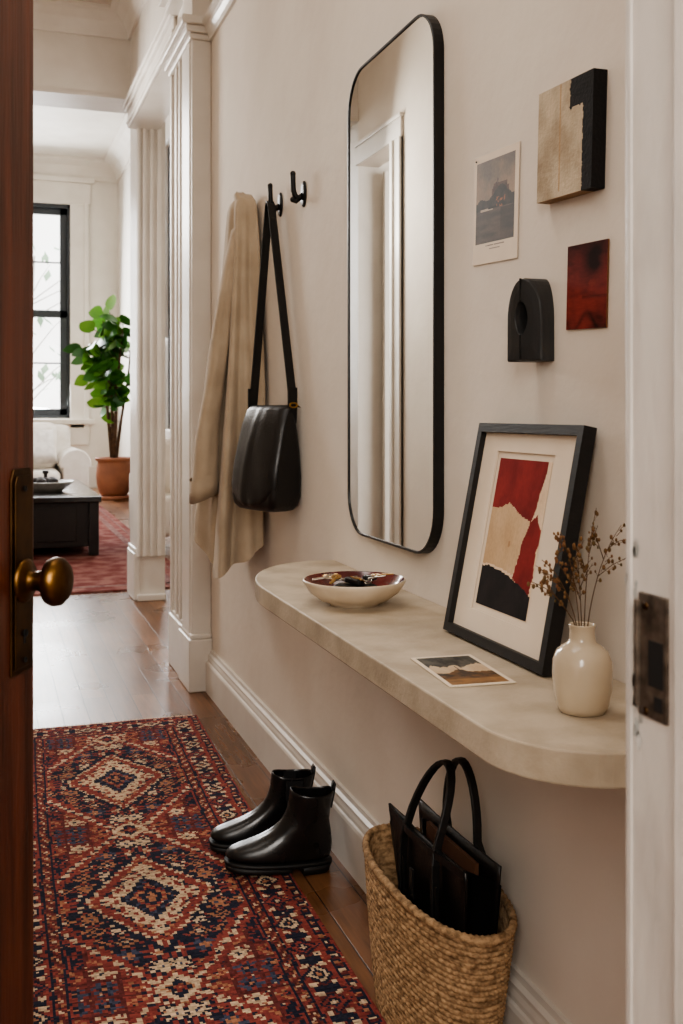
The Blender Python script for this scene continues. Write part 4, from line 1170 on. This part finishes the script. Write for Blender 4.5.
# sofa
sf = thing('sofa', 'cream linen sofa with rolled arms under the window', 'sofa', (0, 12.3, .0158))
def roll_arm(x0, x1):
    P = [(x0+.03,.05),(x1-.03,.05),(x1-.03,.55)]
    cx, cz, r = (x0+x1)/2, .585, (x1-x0)/2
    for k in range(17):
        a = -.25 + (PI+.5)*k/16; P.append((cx+r*math.cos(a), cz+r*math.sin(a)*1.02))
    P.append((x0+.03,.55))
    o = MB().prism(P, 'y', -.05, 1.1, smooth=True).build('arm', M['linen'], sf, bevel=.03, seg=3)
roll_arm(.82, 1.16); roll_arm(-1.55, -1.21)
rbox('seat_base', -1.25, .86, .0, 1.1, .06, .34, M['linen'], sf, .04)
for x in (-1.21, -.19): rbox('seat_cushion', x, x+1.01, -.06, .75, .335, .52, M['linen'], sf, .06)
rbox('backrest', -1.3, 1.0, .80, 1.12, .1, 1.03, M['linen'], sf, .09)
for x in (-1.21, -.19): rbox('back_cushion', x, x+1.01, .52, .84, .5, 1.06, M['linen'], sf, .1)
for x in (-1.45, 1.05):
    for y in (.0, 1.05): MB().lathe([(.0001,0),(.02,0),(.03,.07),(.0001,.07)], c=(x,y,0), n=12).build('leg', M['ebony'], sf)
c1 = cushion('throw_pillow', (0,0,0), .25, .11, .22, M['pillow'], None); c1.matrix_world = Matrix.Translation((.55, 12.55, .80)) @ Matrix.Rotation(.25,4,'Z') @ Matrix.Rotation(-.45,4,'X')
tag(c1, 'pale grey throw pillow at the right end of the cream sofa', 'pillow')
c2 = cushion('throw_pillow', (0,0,0), .24, .10, .22, mat('dark_grey_linen', rgb(92,88,86), .9), None); c2.matrix_world = Matrix.Translation((.02, 12.55, .80)) @ Matrix.Rotation(-.1,4,'Z') @ Matrix.Rotation(-.45,4,'X')
tag(c2, 'dark grey throw pillow in the middle of the cream sofa', 'pillow')
# armchair glimpsed through the side opening
ac = thing('armchair', 'cream armchair glimpsed through the narrow side opening', 'armchair', (1.57, 9.2, .0158))
rbox('seat', -.26,.26,-.30,.30,.12,.46,M['linen'],ac,.06); rbox('backrest', -.30,.30,.22,.40,.12,.95,M['linen'],ac,.08)
for x in (-.34,.24): rbox('arm', x,x+.1,-.32,.36,.12,.66,M['linen'],ac,.045)
for x in (-.28,.28):
    for y in (-.26,.34): MB().lathe([(.0001,0),(.018,0),(.028,.13),(.0001,.13)], c=(x,y,0), n=10).build('leg', M['ebony'], ac)
# potted fig tree
PX, PY = 1.70, 14.75
pt_ = thing('potted_fig', 'leafy green rubber fig in a round terracotta pot near the window', 'potted plant', (PX, PY, 0))
MB().lathe([(.0001,0),(.27,0),(.28,.02),(.28,.045),(.265,.05),(.0001,.05)], n=36).build('saucer', M['terracotta'], pt_)
MB().lathe([(.0001,.05),(.17,.05),(.20,.09),(.235,.20),(.245,.32),(.235,.44),(.22,.50),(.225,.52),(.255,.535),(.26,.56),(.25,.575),(.225,.57),(.21,.52),(.0001,.50)], n=40).build('pot', M['terracotta'], pt_)
pot_ = [c for c in pt_.children if c.name.startswith('pot')][-1]
MB().lathe([(.0001,.515),(.1,.525),(.212,.515)], n=30).build('soil', M['soil'], pot_)
random.seed(11)
trn = MB(); lf1 = MB(); lf2 = MB()
def leaf(mb, p, d, L_, wd, cup=.15):
    d = d.normalized(); s = d.cross(Vector((0,0,1)));
    s = s.normalized() if s.length > .01 else Vector((1,0,0)); nrm = s.cross(d)
    ro_ = Matrix.Rotation(random.uniform(.5,1.35)*random.choice((-1,1)), 3, d); s = ro_ @ s; nrm = ro_ @ nrm
    vs = []; n = 7
    for i in range(n):
        t = i/(n-1); w = wd*math.sin(PI*min(1,t**.8*.97+.03))**.75
        c = p + d*L_*t + Vector((0,0,-1))*L_*.25*t*t
        vs += [c - s*w + nrm*w*cup, c, c + s*w + nrm*w*cup]
    mb.add(vs, [(i*3+k, i*3+k+1, i*3+k+4, i*3+k+3) for i in range(n-1) for k in range(2)], True)
stems = [((0,0,.5),(.03,0,1.2),(.0,.02,1.9),(-.02,0,2.55)), ((.02,.02,.5),(.10,.0,1.1),(.20,.05,1.7),(.24,0,2.2)), ((-.02,0,.5),(-.10,-.03,1.3),(-.24,0,1.75),(-.30,0,2.15)), ((0,-.02,.5),(.02,-.10,1.4),(.06,-.2,2.0),(.1,-.22,2.4)), ((.0,.0,.5),(-.04,-.05,1.4),(-.14,-.1,2.0),(-.16,-.1,2.45))]
for P in stems:
    P = [Vector(p) for p in P]
    trn.tube(P, [.034,.026,.018,.008] if P is stems[0] else [.028,.02,.014,.007], 8)
    for k in range(34):
        t = random.uniform(.30,1.0)*3; i = min(2, int(t)); p = P[i].lerp(P[i+1], t-i)
        a = random.uniform(0, 2*PI); dd = Vector((math.cos(a), math.sin(a)*.8-.25, random.uniform(-.15,.7)))
        q = p + dd.normalized()*random.uniform(.05,.16)
        if PX+q.x+.2*dd.x > RX-.08: continue
        trn.tube([p, q], .005, 4)
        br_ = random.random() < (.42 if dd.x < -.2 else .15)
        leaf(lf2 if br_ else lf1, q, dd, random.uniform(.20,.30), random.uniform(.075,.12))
leaf(lf2, Vector((-.05,-.1,2.6)), Vector((.05,-.4,1)), .30, .13)
leaf(lf2, Vector((-.30,-.1,2.3)), Vector((-.6,-.3,.6)), .26, .11)
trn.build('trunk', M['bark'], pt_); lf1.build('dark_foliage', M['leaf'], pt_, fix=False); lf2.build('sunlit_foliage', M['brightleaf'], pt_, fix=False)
#SECTION light
# ------------------------------------------------------------------ light
wd = bpy.data.worlds.new('sky'); scene.world = wd; wd.use_nodes = True
bg = wd.node_tree.nodes['Background']; bg.inputs[0].default_value = (.93,.96,1.0,1); bg.inputs[1].default_value = 5.0
def area(name, loc, target, sx, sy, power, col):
    l = bpy.data.lights.new(name, 'AREA'); l.shape = 'RECTANGLE'; l.size = sx; l.size_y = sy; l.energy = power; l.color = col
    o = bpy.data.objects.new(name, l); COL.objects.link(o); o.location = loc
    o.rotation_euler = (Vector(target)-Vector(loc)).to_track_quat('-Z', 'Y').to_euler()
    return o
area('window_daylight', (.5, FY-.25, 2.8), (.3, 6, .6), 1.5, 3.2, 260, (.95,.98,1))
area('side_window_daylight', (RX-.15, 11.5, 2.7), (0, 10.5, 1.0), 1.5, 3.2, 110, (.97,.98,1))
area('living_left_fill', (-3.9, 11.5, 2.8), (1.2, 11.5, 1.2), 4.5, 3, 130, (1,.99,.97))  # added fill lamp against the solid left wall, no window behind it
area('left_room_fill', (-2.5, 5.0, 2.1), (-.9, 6.7, 1.6), 1.6, 2.2, 110, (.98,.99,1))  # added lamp to brighten the white door leaf; this room has no window
area('hall_added_light', (-.05, 6.45, 2.65), (.9, 3.2, 1.5), .55, .8, 48, (1,.98,.95))  # added lamp in the hall, standing in for daylight from the living room
area('hall_top_fill', (-.1, 1.9, 3.6), (-.05, 1.9, 0), .8, 2.2, 28, (1,.95,.89))  # added overhead fill for the near wall, no ceiling fixture here
area('vestibule_fill', (-.45, -1.3, 2.3), (.6, 1.6, 1.1), 1.6, 1.6, 85, (1,.96,.90))  # added front fill behind the camera, not a fitted lamp
# ------------------------------------------------------------------ camera
cam = bpy.data.cameras.new('camera'); co = bpy.data.objects.new('camera', cam); COL.objects.link(co)
co.location = (0, 0, 1.2); co.rotation_euler = (PI/2, 0, math.radians(-18.8))
cam.sensor_width = 36; cam.lens = 36.0*1050/1024; cam.shift_y = -100/1024
cam.clip_start = .05; cam.clip_end = 100
cam.dof.use_dof = True; cam.dof.focus_distance = 2.15; cam.dof.aperture_fstop = 9
scene.camera = co
scene.view_settings.view_transform = 'AgX'
scene.view_settings.look = 'AgX - Medium High Contrast'
scene.view_settings.exposure = 0.2
scene.cycles.use_denoising = True
scene.cycles.max_bounces = 10; scene.cycles.diffuse_bounces = 6
